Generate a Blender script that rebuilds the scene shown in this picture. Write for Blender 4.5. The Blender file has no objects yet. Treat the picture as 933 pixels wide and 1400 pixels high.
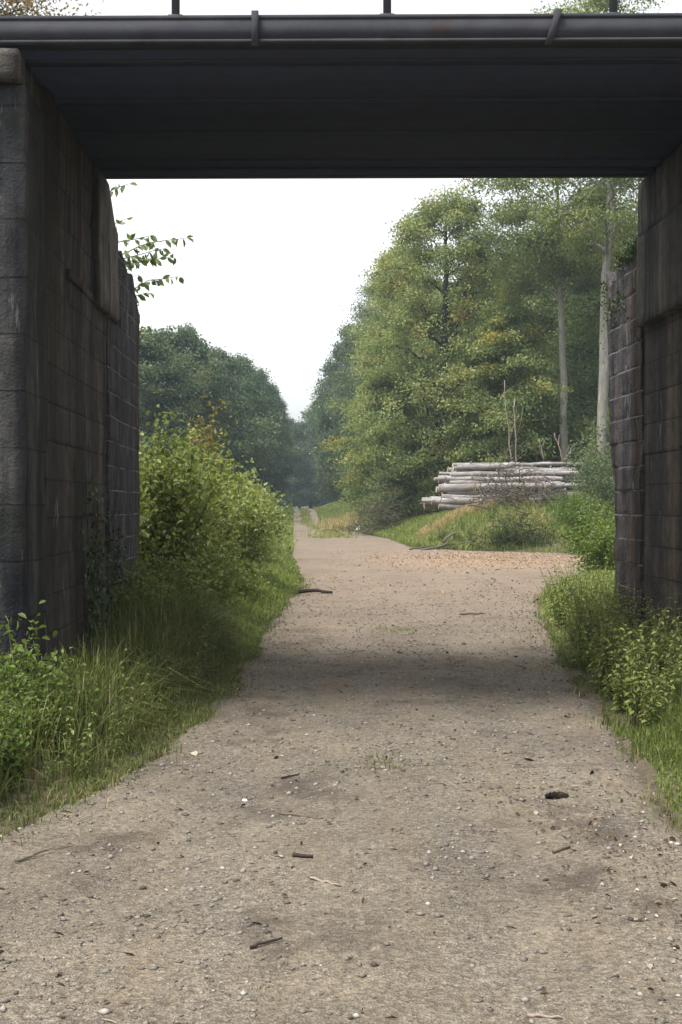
import bpy, math, random
import numpy as np
from mathutils import Vector

rng = np.random.default_rng(7)
random.seed(7)
C = bpy.context.scene.collection
F = 1600.0            # focal length in photo pixels
HZ = 690.0            # horizon row
EYE = 1.6

def at(px, py, Y):    # a pixel at a given distance -> world point
    return np.array([(px - 466.5) / F * Y, Y, EYE + (HZ - py) / F * Y])
def gx(px, Y): return (px - 466.5) / F * Y
def U(u, Y): return u - 0.035 * Y        # bridge passage axis drifts to the left

# ------------------------------------------------------------------ noise
def _h(ix, iy, iz, seed):
    with np.errstate(over='ignore'):
        n = (ix.astype(np.uint32) * np.uint32(374761393) + iy.astype(np.uint32) * np.uint32(668265263)
             + iz.astype(np.uint32) * np.uint32(2147483647 // 3) + np.uint32(seed * 974711 + 13))
        n = (n ^ (n >> np.uint32(13))) * np.uint32(1274126177)
        n = (n ^ (n >> np.uint32(16))) * np.uint32(2246822519)
        n = n ^ (n >> np.uint32(15))
    return n.astype(np.float64) / 4294967295.0
def vnoise(p, scale=1.0, seed=0):
    p = np.asarray(p, float) * scale
    i = np.floor(p).astype(np.int64); f = p - i
    f = f * f * (3 - 2 * f)
    ix, iy, iz = i[..., 0], i[..., 1], i[..., 2]
    r = 0
    for a in (0, 1):
        wx = f[..., 0] if a else 1 - f[..., 0]
        for b in (0, 1):
            wy = f[..., 1] if b else 1 - f[..., 1]
            for c in (0, 1):
                wz = f[..., 2] if c else 1 - f[..., 2]
                r = r + wx * wy * wz * _h(ix + a, iy + b, iz + c, seed)
    return r * 2 - 1
def fbm(p, scale, seed=0, oct=3):
    r = 0; a = 1.0; t = 0
    for k in range(oct):
        r = r + a * vnoise(p, scale * 2 ** k, seed + k); t += a; a *= .5
    return r / t
def n2(x, y, scale, seed=0, oct=2):
    x = np.asarray(x, float); y = np.asarray(y, float)
    x, y = np.broadcast_arrays(x, y)
    return fbm(np.stack([x, y, np.zeros_like(x) + .5], -1), scale, seed, oct)
def ss(a, b, x):
    t = np.clip((np.asarray(x, float) - a) / (b - a), 0, 1); return t * t * (3 - 2 * t)

# ------------------------------------------------------------------ objects
def tag(o, label=None, cat=None, group=None, kind=None):
    if label: o['label'] = label
    if cat: o['category'] = cat
    if group: o['group'] = group
    if kind: o['kind'] = kind
    return o
def empty(name, loc=(0, 0, 0), rz=0.0):
    o = bpy.data.objects.new(name, None); C.objects.link(o)
    o.empty_display_size = .2
    o.location = loc; o.rotation_euler = (0, 0, rz); return o
def mesh(name, V, Fc, mat, parent=None, tint=None, smooth=False):
    V = np.asarray(V, np.float32); Fc = np.asarray(Fc, np.int32)
    me = bpy.data.meshes.new(name)
    n, (m, k) = len(V), Fc.shape
    me.vertices.add(n); me.vertices.foreach_set('co', V.ravel())
    me.loops.add(m * k); me.loops.foreach_set('vertex_index', Fc.ravel())
    me.polygons.add(m); me.polygons.foreach_set('loop_start', np.arange(0, m * k, k, dtype=np.int32))
    if smooth: me.polygons.foreach_set('use_smooth', np.ones(m, bool))
    me.update(calc_edges=True)
    if tint is not None:
        at_ = me.attributes.new('tint', 'FLOAT', 'POINT')
        at_.data.foreach_set('value', np.asarray(tint, np.float32).ravel())
    me.materials.append(mat)
    o = bpy.data.objects.new(name, me); C.objects.link(o)
    if parent: o.parent = parent
    return o
def copy_tree(o, parent=None):
    c = o.copy(); C.objects.link(c)
    if parent: c.parent = parent
    for ch in list(o.children): copy_tree(ch, c)
    return c
class Geo:            # gathers quads / triangles (as quads with k columns) of one mesh
    def __init__(s): s.v = []; s.f = []; s.t = []; s.n = 0
    def add(s, v, f, t=None):
        v = np.asarray(v, float).reshape(-1, 3); f = np.asarray(f, np.int64)
        s.v.append(v); s.f.append(f + s.n); s.n += len(v)
        s.t.append(np.full(len(v), .5) if t is None else np.broadcast_to(np.asarray(t, float), (len(v),)))
    def build(s, name, mat, parent=None, smooth=False):
        return mesh(name, np.concatenate(s.v), np.concatenate(s.f), mat, parent, np.concatenate(s.t), smooth)
def box(g, x0, x1, y0, y1, z0, z1):
    v = [(x, y, z) for x in (x0, x1) for y in (y0, y1) for z in (z0, z1)]
    g.add(v, [(0, 1, 3, 2), (4, 6, 7, 5), (0, 4, 5, 1), (2, 3, 7, 6), (0, 2, 6, 4), (1, 5, 7, 3)])
def tube(g, P, R, n=6, t=.5, cap=False):
    P = np.asarray(P, float); R = np.broadcast_to(np.asarray(R, float), (len(P),))
    T = np.gradient(P, axis=0); T /= np.linalg.norm(T, axis=1, keepdims=True) + 1e-9
    ref = np.array([0, 0, 1.]) if abs(T[0][2]) < .8 else np.array([1., 0, 0])
    A = np.cross(T, ref); A /= np.linalg.norm(A, axis=1, keepdims=True) + 1e-9
    B = np.cross(T, A)
    a = np.arange(n) * 2 * math.pi / n
    V = P[:, None] + R[:, None, None] * (np.cos(a)[None, :, None] * A[:, None] + np.sin(a)[None, :, None] * B[:, None])
    i = np.arange(len(P) - 1)[:, None] * n; j = np.arange(n)[None]; j2 = (j + 1) % n
    f = np.stack([i + j, i + j2, i + n + j2, i + n + j], -1).reshape(-1, 4)
    V = V.reshape(-1, 3)
    if cap:
        m = len(V); V = np.concatenate([V, P[:1], P[-1:]])
        c = []
        for q in range(0, n, 2):
            c.append((m, (q + 2) % n, (q + 1) % n, q)); e = (len(P) - 1) * n
            c.append((m + 1, e + q, e + (q + 1) % n, e + (q + 2) % n))
        f = np.concatenate([f, c])
    g.add(V, f, t)
def norm(v): return v / (np.linalg.norm(v, axis=-1, keepdims=True) + 1e-9)

# ------------------------------------------------------------------ materials
def new_mat(name):
    m = bpy.data.materials.new(name); m.use_nodes = True
    nt = m.node_tree; nt.nodes.clear()
    out = nt.nodes.new('ShaderNodeOutputMaterial'); return m, nt, out
class N:
    def __init__(s, nt): s.nt = nt
    def __call__(s, typ, ins=None, **kw):
        n = s.nt.nodes.new('ShaderNode' + typ)
        for k, v in kw.items(): setattr(n, k, v)
        for k, v in (ins or {}).items():
            if isinstance(v, bpy.types.NodeSocket): s.nt.links.new(v, n.inputs[k])
            else: n.inputs[k].default_value = v
        return n
    def ramp(s, fac, stops, interp='LINEAR'):
        n = s.nt.nodes.new('ShaderNodeValToRGB'); r = n.color_ramp; r.interpolation = interp
        while len(r.elements) < len(stops): r.elements.new(.5)
        for e, (p, c) in zip(r.elements, stops):
            e.position = p; e.color = (*c, 1) if len(c) == 3 else c
        s.nt.links.new(fac, n.inputs[0]); return n.outputs[0]
    def mix(s, fac, a, b, mode='MIX'):
        n = s.nt.nodes.new('ShaderNodeMix'); n.data_type = 'RGBA'; n.blend_type = mode
        for k, v in ((0, fac), (6, a), (7, b)):
            if isinstance(v, bpy.types.NodeSocket): s.nt.links.new(v, n.inputs[k])
            elif k == 0: n.inputs[0].default_value = v
            else: n.inputs[k].default_value = (*v, 1) if len(v) == 3 else v
        return n.outputs[2]
    def math(s, op, a, b=0.0, clamp=False):
        n = s.nt.nodes.new('ShaderNodeMath'); n.operation = op; n.use_clamp = clamp
        for k, v in ((0, a), (1, b)):
            if isinstance(v, bpy.types.NodeSocket): s.nt.links.new(v, n.inputs[k])
            else: n.inputs[k].default_value = v
        return n.outputs[0]
    def noise(s, vec, scale, detail=4, rough=.6, lac=2.0):
        n = s('TexNoise', {'Vector': vec, 'Scale': scale, 'Detail': detail, 'Roughness': rough})
        return n.outputs['Fac']
    def mapping(s, vec, scale=(1, 1, 1), rot=(0, 0, 0)):
        return s('Mapping', {'Vector': vec, 'Scale': scale, 'Rotation': rot}).outputs[0]
def link(nt, a, b): nt.links.new(a, b)

def leaf_mat(name, stops, trans=.35, rough=.55, patch=.6):
    m, nt, out = new_mat(name); n = N(nt)
    t = n('Attribute', attribute_name='tint').outputs['Fac']
    oi = n('ObjectInfo').outputs['Random']
    pos = n('NewGeometry').outputs['Position']
    nz = n.noise(pos, patch, 2)
    f = n.math('ADD', t, n.math('MULTIPLY', n.math('SUBTRACT', nz, .5), .45))
    f = n.math('ADD', f, n.math('MULTIPLY', n.math('SUBTRACT', oi, .5), .14), True)
    col = n.ramp(f, stops)
    p = n('BsdfPrincipled', {'Base Color': col, 'Roughness': rough, 'Specular IOR Level': .2})
    tl = n('BsdfTranslucent', {'Color': n.mix(1.0, col, (1.25, 1.25, .75), 'MULTIPLY')})
    mx = n('MixShader', {0: trans, 1: p.outputs[0], 2: tl.outputs[0]})
    link(nt, mx.outputs[0], out.inputs[0]); return m
def bark_mat(name, c0, c1, c2, scale=(14, 14, 2.5), bump=.5):
    m, nt, out = new_mat(name); n = N(nt)
    co = n('TexCoord').outputs['Object']
    v = n.mapping(co, scale)
    a = n.noise(v, 1.0, 6, .65); b = n.noise(co, 1.1, 3)
    col = n.mix(n.ramp(b, [(.35, (0, 0, 0)), (.7, (1, 1, 1))]), n.ramp(a, [(.3, c0), (.7, c1)]), c2)
    bp = n('Bump', {'Strength': bump, 'Distance': .02, 'Height': a})
    p = n('BsdfPrincipled', {'Base Color': col, 'Roughness': .9, 'Normal': bp.outputs[0], 'Specular IOR Level': .2})
    link(nt, p.outputs[0], out.inputs[0]); return m
def tint_mat(name, stops, rough=.9, bump=0, bscale=30):
    m, nt, out = new_mat(name); n = N(nt)
    t = n('Attribute', attribute_name='tint').outputs['Fac']
    co = n('TexCoord').outputs['Object']
    nz = n.noise(co, bscale, 3)
    f = n.math('ADD', t, n.math('MULTIPLY', n.math('SUBTRACT', nz, .5), .3), True)
    p = n('BsdfPrincipled', {'Base Color': n.ramp(f, stops), 'Roughness': rough, 'Specular IOR Level': .25})
    if bump:
        link(nt, n('Bump', {'Strength': bump, 'Distance': .01, 'Height': nz}).outputs[0], p.inputs['Normal'])
    link(nt, p.outputs[0], out.inputs[0]); return m

M = {}
M['leaf_wood'] = leaf_mat('leaf_wood', [(0, (.080, .115, .044)), (.45, (.178, .225, .082)), (.8, (.27, .29, .115)), (1, (.24, .17, .05))])
M['leaf_light'] = leaf_mat('leaf_light', [(0, (.080, .115, .040)), (.5, (.180, .225, .078)), (.85, (.27, .28, .10)), (1, (.36, .28, .06))])
M['leaf_oak'] = leaf_mat('leaf_oak', [(0, (.064, .100, .042)), (.5, (.150, .195, .078)), (.9, (.24, .26, .105)), (1, (.20, .16, .06))])
M['leaf_far'] = leaf_mat('leaf_far', [(0, (.032, .056, .036)), (.5, (.084, .122, .066)), (.9, (.155, .18, .085)), (1, (.15, .14, .055))], patch=.25)
M['leaf_shrub'] = leaf_mat('leaf_shrub', [(0, (.065, .092, .024)), (.45, (.165, .205, .060)), (.8, (.25, .275, .095)), (1, (.33, .31, .14))], .38, .45, 1.2)
M['leaf_weed'] = leaf_mat('leaf_weed', [(0, (.042, .075, .014)), (.5, (.095, .145, .028)), (.85, (.15, .19, .045)), (1, (.22, .22, .08))], .35, .45, 2.0)
M['leaf_grey'] = leaf_mat('leaf_grey', [(0, (.05, .075, .035)), (.5, (.095, .125, .06)), (.9, (.16, .19, .09)), (1, (.2, .2, .1))], .3, .5, 1.5)
M['leaf_red'] = leaf_mat('leaf_red', [(0, (.09, .10, .03)), (.5, (.17, .15, .045)), (.8, (.27, .15, .07)), (1, (.33, .17, .10))], .35, .5, 2.0)
M['leaf_dark'] = leaf_mat('leaf_dark', [(0, (.022, .036, .012)), (.5, (.045, .07, .02)), (1, (.09, .12, .035))], .2, .35, 2.0)
M['grass'] = leaf_mat('grass', [(0, (.065, .095, .022)), (.5, (.140, .185, .045)), (.8, (.22, .235, .075)), (1, (.32, .27, .13))], .3, .55, .8)
M['grass_long'] = leaf_mat('grass_long', [(0, (.045, .065, .016)), (.5, (.085, .110, .028)), (.8, (.16, .155, .06)), (1, (.34, .28, .16))], .3, .6, 1.2)
M['grass_dry'] = leaf_mat('grass_dry', [(0, (.12, .13, .04)), (.4, (.24, .22, .08)), (.75, (.40, .31, .17)), (1, (.48, .36, .22))], .3, .7, .8)
M['bark'] = bark_mat('bark', (.05, .045, .035), (.13, .12, .10), (.075, .085, .05))
M['bark_pale'] = bark_mat('bark_pale', (.085, .078, .068), (.34, .325, .295), (.15, .15, .115), (7, 7, 1.6))
M['bark_dark'] = bark_mat('bark_dark', (.02, .018, .014), (.06, .054, .045), (.03, .035, .02))
M['twig'] = bark_mat('twig', (.05, .04, .03), (.14, .11, .08), (.09, .075, .055))
M['twig_dark'] = bark_mat('twig_dark', (.018, .014, .011), (.05, .038, .03), (.03, .024, .018))
M['stem_green'] = bark_mat('stem_green', (.06, .07, .025), (.14, .14, .06), (.10, .09, .05))
M['log_bark'] = bark_mat('log_bark', (.075, .068, .064), (.42, .41, .41), (.17, .145, .125), (1.6, 9, 9), 1.0)
M['dead_wood'] = bark_mat('dead_wood', (.12, .095, .075), (.34, .29, .24), (.20, .155, .12))
def cut_mat():
    m, nt, out = new_mat('cut_wood'); n = N(nt)
    co = n('TexCoord').outputs['Object']
    a = n.noise(co, 9, 4)
    p = n('BsdfPrincipled', {'Base Color': n.ramp(a, [(.3, (.34, .25, .17)), (.7, (.66, .55, .43))]), 'Roughness': .9})
    link(nt, p.outputs[0], out.inputs[0]); return m
M['cut_wood'] = cut_mat()
M['pebble'] = tint_mat('pebble', [(0, (.035, .030, .026)), (.35, (.095, .084, .071)), (.75, (.20, .18, .155)), (1, (.33, .31, .28))])
M['dead_leaf'] = tint_mat('dead_leaf', [(0, (.020, .015, .011)), (.5, (.065, .042, .028)), (.85, (.16, .11, .065)), (1, (.32, .28, .22))])
M['chips'] = tint_mat('chips', [(0, (.14, .098, .064)), (.5, (.25, .175, .115)), (1, (.38, .29, .20))])
M['white'] = tint_mat('white', [(0, (.6, .6, .6)), (1, (.85, .85, .85))])

def path_mat():
    m, nt, out = new_mat('gravel_track'); n = N(nt)
    co = n('TexCoord').outputs['Object']
    big = n.noise(co, .55, 4, .6); mid = n.noise(co, 3.2, 6, .7); fine = n.math('ADD', n.math('MULTIPLY', n.noise(co, 34, 5, .75), .5), n.math('MULTIPLY', n.noise(co, 120, 3, .7), .5))
    streak = n.noise(n.mapping(co, (2.6, .55, 1)), 1.0, 5, .65)
    v1 = n('TexVoronoi', {'Vector': co, 'Scale': 75.0, 'Randomness': 1.0})
    v2 = n('TexVoronoi', {'Vector': co, 'Scale': 160.0})
    dust = n.ramp(mid, [(.25, (.115, .092, .066)), (.55, (.165, .136, .100)), (.8, (.215, .182, .140))])
    grit = n.ramp(fine, [(.36, (.040, .035, .030)), (.5, (.135, .120, .102)), (.64, (.31, .285, .25))])
    col = n.mix(n.ramp(streak, [(.32, (.15,) * 3), (.68, (.85,) * 3)]), dust, grit)
    st = n.ramp(n('SeparateColor', {0: v1.outputs['Color']}).outputs[0], [(0, (.5, .48, .46)), (.6, (1, 1, 1)), (1, (1.45, 1.42, 1.36))])
    col = n.mix(.65, col, st, 'MULTIPLY')
    warm = n.ramp(big, [(.34, (1.18, 1.165, 1.12)), (.50, (1.0, 1.0, .985)), (.66, (.76, .765, .77))])
    col = n.mix(1.0, col, warm, 'MULTIPLY')
    dark = n.ramp(n.noise(co, 1.3, 5, .7), [(.34, (1, 1, 1)), (.46, (0, 0, 0))])
    col = n.mix(n.math('MULTIPLY', dark, .7), col, (.055, .044, .034))
    # rosy sawdust soil of the yard beyond the bridge
    sx = n('SeparateXYZ', {0: co})
    yd = n.ramp(n.math('MULTIPLY', sx.outputs[1], .01), [(.10, (0,) * 3), (.21, (1,) * 3), (.40, (1,) * 3), (.60, (.4,) * 3)])
    col = n.mix(n.math('MULTIPLY', yd, n.ramp(mid, [(.3, (.25,) * 3), (.65, (.75,) * 3)])), col, (.205, .152, .112))
    # orange sawdust trodden into the yard below the log stack
    dv = n('VectorMath', {0: n('VectorMath', {0: co, 1: (4.2, 34.0, 0)}, operation='SUBTRACT').outputs[0], 1: (.24, .15, 0)}, operation='MULTIPLY').outputs[0]
    dl = n('VectorMath', {0: dv}, operation='LENGTH').outputs['Value']
    dm = n.math('ADD', dl, n.math('MULTIPLY', n.math('SUBTRACT', n.noise(co, .9, 5, .7), .5), 1.4))
    col = n.mix(n.ramp(dm, [(.20, (.75,) * 3), (1.6, (0,) * 3)]), col, (.265, .185, .122))
    h = n.math('ADD', n.math('MULTIPLY', v1.outputs['Distance'], .5), n.math('ADD', n.math('MULTIPLY', v2.outputs['Distance'], .25), n.math('MULTIPLY', fine, .9)))
    bp = n('Bump', {'Strength': 1.0, 'Distance': .016, 'Height': h})
    p = n('BsdfPrincipled', {'Base Color': col, 'Roughness': .95, 'Normal': bp.outputs[0], 'Specular IOR Level': .15})
    link(nt, p.outputs[0], out.inputs[0]); return m
def ground_mat():
    m, nt, out = new_mat('forest_soil'); n = N(nt)
    co = n('TexCoord').outputs['Object']
    a = n.noise(co, .8, 5, .65); b = n.noise(co, 14, 5, .7)
    soil = n.ramp(b, [(.3, (.045, .036, .026)), (.7, (.13, .105, .075))])
    moss = n.ramp(b, [(.3, (.045, .06, .018)), (.7, (.12, .14, .045))])
    col = n.mix(n.ramp(a, [(.50, (.05,) * 3), (.72, (.85,) * 3)]), soil, moss)
    bp = n('Bump', {'Strength': .8, 'Distance': .03, 'Height': b})
    p = n('BsdfPrincipled', {'Base Color': col, 'Roughness': 1, 'Normal': bp.outputs[0], 'Specular IOR Level': .1})
    link(nt, p.outputs[0], out.inputs[0]); return m
def stone_mat(name, c0, c1, line, rowh=.26, seam=.35, moss=.5, width=.62):
    m, nt, out = new_mat(name); n = N(nt)
    co = n('TexCoord').outputs['Object']
    s = n('SeparateXYZ', {0: co})
    along = n.math('ADD', s.outputs[1], s.outputs[0])
    uv = n('CombineXYZ', {0: along, 1: s.outputs[2], 2: 0.0}).outputs[0]
    wob = n('VectorMath', {0: uv, 1: n('VectorMath', {0: n('TexNoise', {'Vector': co, 'Scale': 3.0, 'Detail': 3}).outputs['Color'], 1: (.012, .012, 0)}, operation='MULTIPLY').outputs[0]}, operation='ADD').outputs[0]
    br = n('TexBrick', {'Vector': wob, 'Color1': (.85, .85, .85, 1), 'Color2': (1.1, 1.1, 1.1, 1), 'Mortar': (.6, .6, .6, 1), 'Scale': 1.0,
                        'Mortar Size': .009, 'Mortar Smooth': .4, 'Brick Width': width, 'Row Height': rowh})
    st = n.noise(n.mapping(co, (3.2, 3.2, .24)), 1.0, 6, .7)      # water runs down the face
    st2 = n.noise(n.mapping(co, (2.2, 2.2, .10)), 1.0, 3, .5)
    nz = n.noise(co, 5, 6, .7); fine = n.noise(co, 45, 4, .7)
    col = n.ramp(nz, [(.3, c0), (.7, c1)])
    col = n.mix(.8, col, br.outputs['Color'], 'MULTIPLY')
    col = n.mix(n.ramp(st, [(.50, (0,) * 3), (.64, (.85,) * 3)]), col, (c0[0] * .35, c0[1] * .36, c0[2] * .5))
    col = n.mix(n.ramp(st2, [(.50, (0,) * 3), (.58, (.75,) * 3)]), col, (.052, .037, .025))
    bd = n.noise(n.mapping(co, (.85, .85, .05)), 1.0, 4, .7)
    band = n.ramp(bd, [(.30, (.55, .60, .78)), (.42, (1.25, 1.1, .95)), (.50, (.45, .45, .5)), (.58, (1.5, 1.3, 1.1)), (.68, (.6, .66, .8))])
    col = n.mix(.85, col, band, 'MULTIPLY')
    ms = n.noise(co, 1.7, 5, .7)
    col = n.mix(n.ramp(ms, [(.52, (0,) * 3), (.64, (moss,) * 3)]), col, (.018, .024, .010))
    lime = n.noise(n.mapping(co, (9, 9, 1.1)), 1.0, 4, .7)
    col = n.mix(n.ramp(lime, [(.63, (0,) * 3), (.71, (.75,) * 3)]), col, (.24, .235, .225))
    lm = n.math('MULTIPLY', br.outputs['Fac'], n.ramp(n.noise(co, 2.4, 3), [(.35, (0,) * 3), (.6, (seam,) * 3)]))
    col = n.mix(lm, col, line)
    h = n.math('SUBTRACT', n.math('ADD', n.math('MULTIPLY', nz, .8), n.math('MULTIPLY', fine, .35)), n.math('MULTIPLY', br.outputs['Fac'], .35))
    bp = n('Bump', {'Strength': 1.0, 'Distance': .06, 'Height': h})
    p = n('BsdfPrincipled', {'Base Color': col, 'Roughness': .9, 'Normal': bp.outputs[0], 'Specular IOR Level': .15})
    link(nt, p.outputs[0], out.inputs[0]); return m
def steel_mat(name, c0, c1, rust=.3, rough=.55):
    m, nt, out = new_mat(name); n = N(nt)
    co = n('TexCoord').outputs['Object']
    a = n.noise(co, 6, 6, .7); b = n.noise(n.mapping(co, (.5, 9, 9)), 1.0, 4)
    col = n.mix(.5, n.ramp(a, [(.3, c0), (.7, c1)]), n.ramp(b, [(.3, c0), (.7, c1)]))
    r = n.noise(co, 2.3, 6, .75)
    col = n.mix(n.ramp(r, [(.56, (0,) * 3), (.68, (rust,) * 3)]), col, (.045, .032, .026))
    sp = n.noise(co, 16, 3, .6)
    col = n.mix(n.ramp(sp, [(.76, (0,) * 3), (.80, (.35,) * 3)]), col, (.06, .06, .065))
    bp = n('Bump', {'Strength': .25, 'Distance': .01, 'Height': a})
    p = n('BsdfPrincipled', {'Base Color': col, 'Roughness': rough, 'Normal': bp.outputs[0], 'Specular IOR Level': .06})
    link(nt, p.outputs[0], out.inputs[0]); return m
M['path'] = path_mat(); M['ground'] = ground_mat()
M['stone'] = stone_mat('stone', (.050, .044, .042), (.120, .103, .090), (.010, .009, .009), seam=.35, width=1.9, rowh=.30)
M['stone_wing'] = stone_mat('stone_wing', (.036, .037, .044), (.100, .097, .106), (.24, .24, .245), seam=.75, rowh=.25)
M['stone_pier'] = stone_mat('stone_pier', (.034, .038, .042), (.085, .089, .092), (.012, .012, .013), seam=.3, rowh=.40, width=40)
M['stone_pale'] = stone_mat('stone_pale', (.080, .075, .070), (.180, .168, .152), (.015, .014, .013), seam=.1, moss=.3, rowh=3, width=40)
M['steel_beam'] = steel_mat('steel_beam', (.028, .029, .036), (.058, .059, .068), .6, .9)
M['steel_deck'] = steel_mat('steel_deck', (.034, .037, .062), (.052, .056, .084), .35, .9)
M['steel_post'] = steel_mat('steel_post', (.05, .055, .065), (.09, .095, .11), .15)

# ------------------------------------------------------------------ terrain
LY = np.array([-30, 0, 3.6, 5.0, 5.82, 6.4, 7.53, 9.85, 13.5, 18.3, 23.5, 26, 36.6, 64, 80, 120, 165, 420])
LX = np.array([-6, -3.4, -2.45, -1.95, -1.69, -1.5, -1.25, -1.08, -1.06, -1.0, -.78, -1.0, -1.6, -2.7, -3.4, -4.95, -6.7, -16])
RY = np.array([-30, 0, 3.6, 6.1, 8.26, 10.9, 14, 17.1, 20, 22.3, 27, 32, 38, 39.3, 41, 44, 55, 65, 80, 120, 165, 420])
RX = np.array([4, 2.2, 1.95, 1.80, 2.02, 2.22, 2.6, 2.98, 3.5, 4.1, 6.0, 7.3, 8.6, 6.6, 4.2, 2.7, 2.3, 1.1, -1.3, -2.5, -4.1, -13.5])
def Lf(y): return np.interp(y, LY, LX)
def Rf(y): return np.interp(y, RY, RX)
def hh(x, y):
    x = np.asarray(x, float); y = np.asarray(y, float)
    l = Lf(y) - x; r = x - Rf(y)
    z = 1.0 * ss(55, 125, y) 
    z = z + .10 * ss(0, .9, l) + .22 * ss(.8, 3.5, l) + .5 * ss(4, 16, l)
    near = 1 - ss(26, 34, y)
    z = z + near * (.10 * ss(0, .8, r) + .10 * ss(.8, 3, r)) + .35 * ss(.3, 3, r) * ss(28, 34, y)
    z = z + (.62 * ss(0, 2.2, r) + .50 * ss(1.4, 4.6, r)) * ss(39.5, 48.5, y) * (1 - .5 * ss(52, 64, y))
    off = ss(0, 1.5, np.maximum(l, r))
    z = z + n2(x, y, .35, 3) * (.02 + .10 * off) + n2(x, y, 1.6, 5) * (.010 + .03 * off)
    return z
def inside(x, y): return np.minimum(np.asarray(x) - Lf(y), Rf(y) - np.asarray(x))

def grid_faces(a, b):
    i = np.arange(a - 1)[:, None] * b; j = np.arange(b - 1)[None]
    return np.stack([i + j, i + j + 1, i + b + j + 1, i + b + j], -1).reshape(-1, 4)
def build_ground():
    xs = np.concatenate([-np.geomspace(420, 6.2, 60), np.arange(-6, 10, .09), np.geomspace(10.1, 420, 60)])
    ys = np.concatenate([np.linspace(-60, 1.8, 20), np.arange(2, 26, .1), np.geomspace(26.2, 500, 210)])
    X, Y = np.meshgrid(xs, ys)
    Z = hh(X, Y) - .07 * ss(.0, .22, inside(X, Y))
    V = np.stack([X, Y, Z], -1).reshape(-1, 3)
    o = mesh('ground', V, grid_faces(len(ys), len(xs)), M['ground'], smooth=True)
    tag(o, 'brown and mossy woodland soil under the verges and trees', 'ground', kind='structure')
build_ground()

def path_z(x, y):
    e = inside(x, y)
    z = hh(x, y) + .004 + n2(x, y, 5, 21) * .006 + n2(x, y, 14, 23) * .004
    # two faint wheel hollows
    mid = (Lf(y) + np.minimum(Rf(y), 3.0)) / 2
    z = z - .022 * (np.exp(-((x - mid - .8) / .28) ** 2) + np.exp(-((x - mid + .8) / .28) ** 2)) * (np.asarray(y) < 60)
    return z - .05 * (1 - ss(0, .16, e))
def build_path():
    ys = np.concatenate([np.arange(-8, 2.6, .12), np.arange(2.6, 12, .032), np.geomspace(12, 168, 420)])
    t = np.linspace(0, 1, 150)
    jag = n2(ys * 0 + 3.3, ys, 2.2, 31, 4) * .13 + n2(ys * 0 + 8, ys, .5, 33) * .12
    jag2 = n2(ys * 0 + 5.3, ys, 2.2, 35, 4) * .13 + n2(ys * 0 + 1, ys, .5, 37) * .12
    a = (Lf(ys) + jag)[:, None]; b = (Rf(ys) + jag2)[:, None]
    X = a + (b - a) * t[None]; Y = np.broadcast_to(ys[:, None], X.shape)
    Z = hh(X, Y) + .004 + n2(X, Y, 5, 21) * .006 + n2(X, Y, 14, 23) * .006 + n2(X, Y, 37, 24) * .003
    mid = (Lf(Y) + np.minimum(Rf(Y), 3.0)) / 2
    Z = Z - .022 * (np.exp(-((X - mid - .8) / .28) ** 2) + np.exp(-((X - mid + .8) / .28) ** 2)) * (Y < 60)
    ed = np.minimum(X - a, b - X)
    Z = Z - .05 * (1 - ss(0, .16, ed))
    o = mesh('path', np.stack([X, Y, Z], -1).reshape(-1, 3), grid_faces(*X.shape), M['path'], smooth=True)
    tag(o, 'gravel and dirt track running under the bridge into the wood', 'path', kind='structure')
build_path()

# ------------------------------------------------------------------ masonry
def hexa(g, fn, nu, ny, nz, amp=.02, seed=0, sc=2.2):
    """Surface of a block; fn maps (s,t,r) in 0..1 to a world point; the faces are worn by one noise field."""
    def face(a, b, mk):
        A, B = np.meshgrid(np.linspace(0, 1, a + 1), np.linspace(0, 1, b + 1), indexing='ij')
        P = fn(*mk(A, B)).reshape(-1, 3)
        d = np.stack([fbm(P, sc, seed + 11 * k, 4) for k in range(3)], -1) * amp
        g.add(P + d, grid_faces(a + 1, b + 1))
    o = lambda A: np.ones_like(A); z = lambda A: np.zeros_like(A)
    face(ny, nz, lambda A, B: (o(A), A, B)); face(ny, nz, lambda A, B: (z(A), A, B))
    face(nu, nz, lambda A, B: (A, z(A), B)); face(nu, nz, lambda A, B: (A, o(A), B))
    face(nu, ny, lambda A, B: (A, B, o(A))); face(nu, ny, lambda A, B: (A, B, z(A)))
def bhash(a, b, seed): return _h(np.asarray(a), np.asarray(b), np.asarray(a) * 0, seed)
def blk(u0, u1, y0, y1, z0, z1, top=None, endz=None, course=None):
    def fn(s, t, r):
        P = fn0(s, t, r)
        if course:
            side, rowh, wid, amp, seed = course
            z = P[..., 2]; al = P[..., 0] + P[..., 1]
            row = np.floor(z / rowh).astype(np.int64); off = np.where(row % 2 == 0, wid * .5, 0)
            q = (al + off) / wid; col = np.floor(q).astype(np.int64)
            fz = np.minimum(z / rowh - row, 1 - z / rowh + row) * rowh; fy = np.minimum(q - col, 1 - q + col) * wid
            e = np.minimum(fz, fy)
            k = (s > .999) if side == 'hi' else (s < .001)
            P[..., 0] -= (1 if side == 'hi' else -1) * k * (amp * bhash(row, col, seed) + .009 * (1 - ss(.002, .018, e)) * (bhash(row * 3, col * 5, seed + 1) > .3))
        return P
    def fn0(s, t, r):
        u = u0 + (u1 - u0) * s
        ye = y1 if endz is None else y1 + (endz - y1) * (1 - r)
        y = y0 + (ye - y0) * t
        zt = z1 if top is None else top(u, y)
        z = z0 + (zt - z0) * r
        return np.stack([U(u, y), y, z], -1)
    return fn
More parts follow.
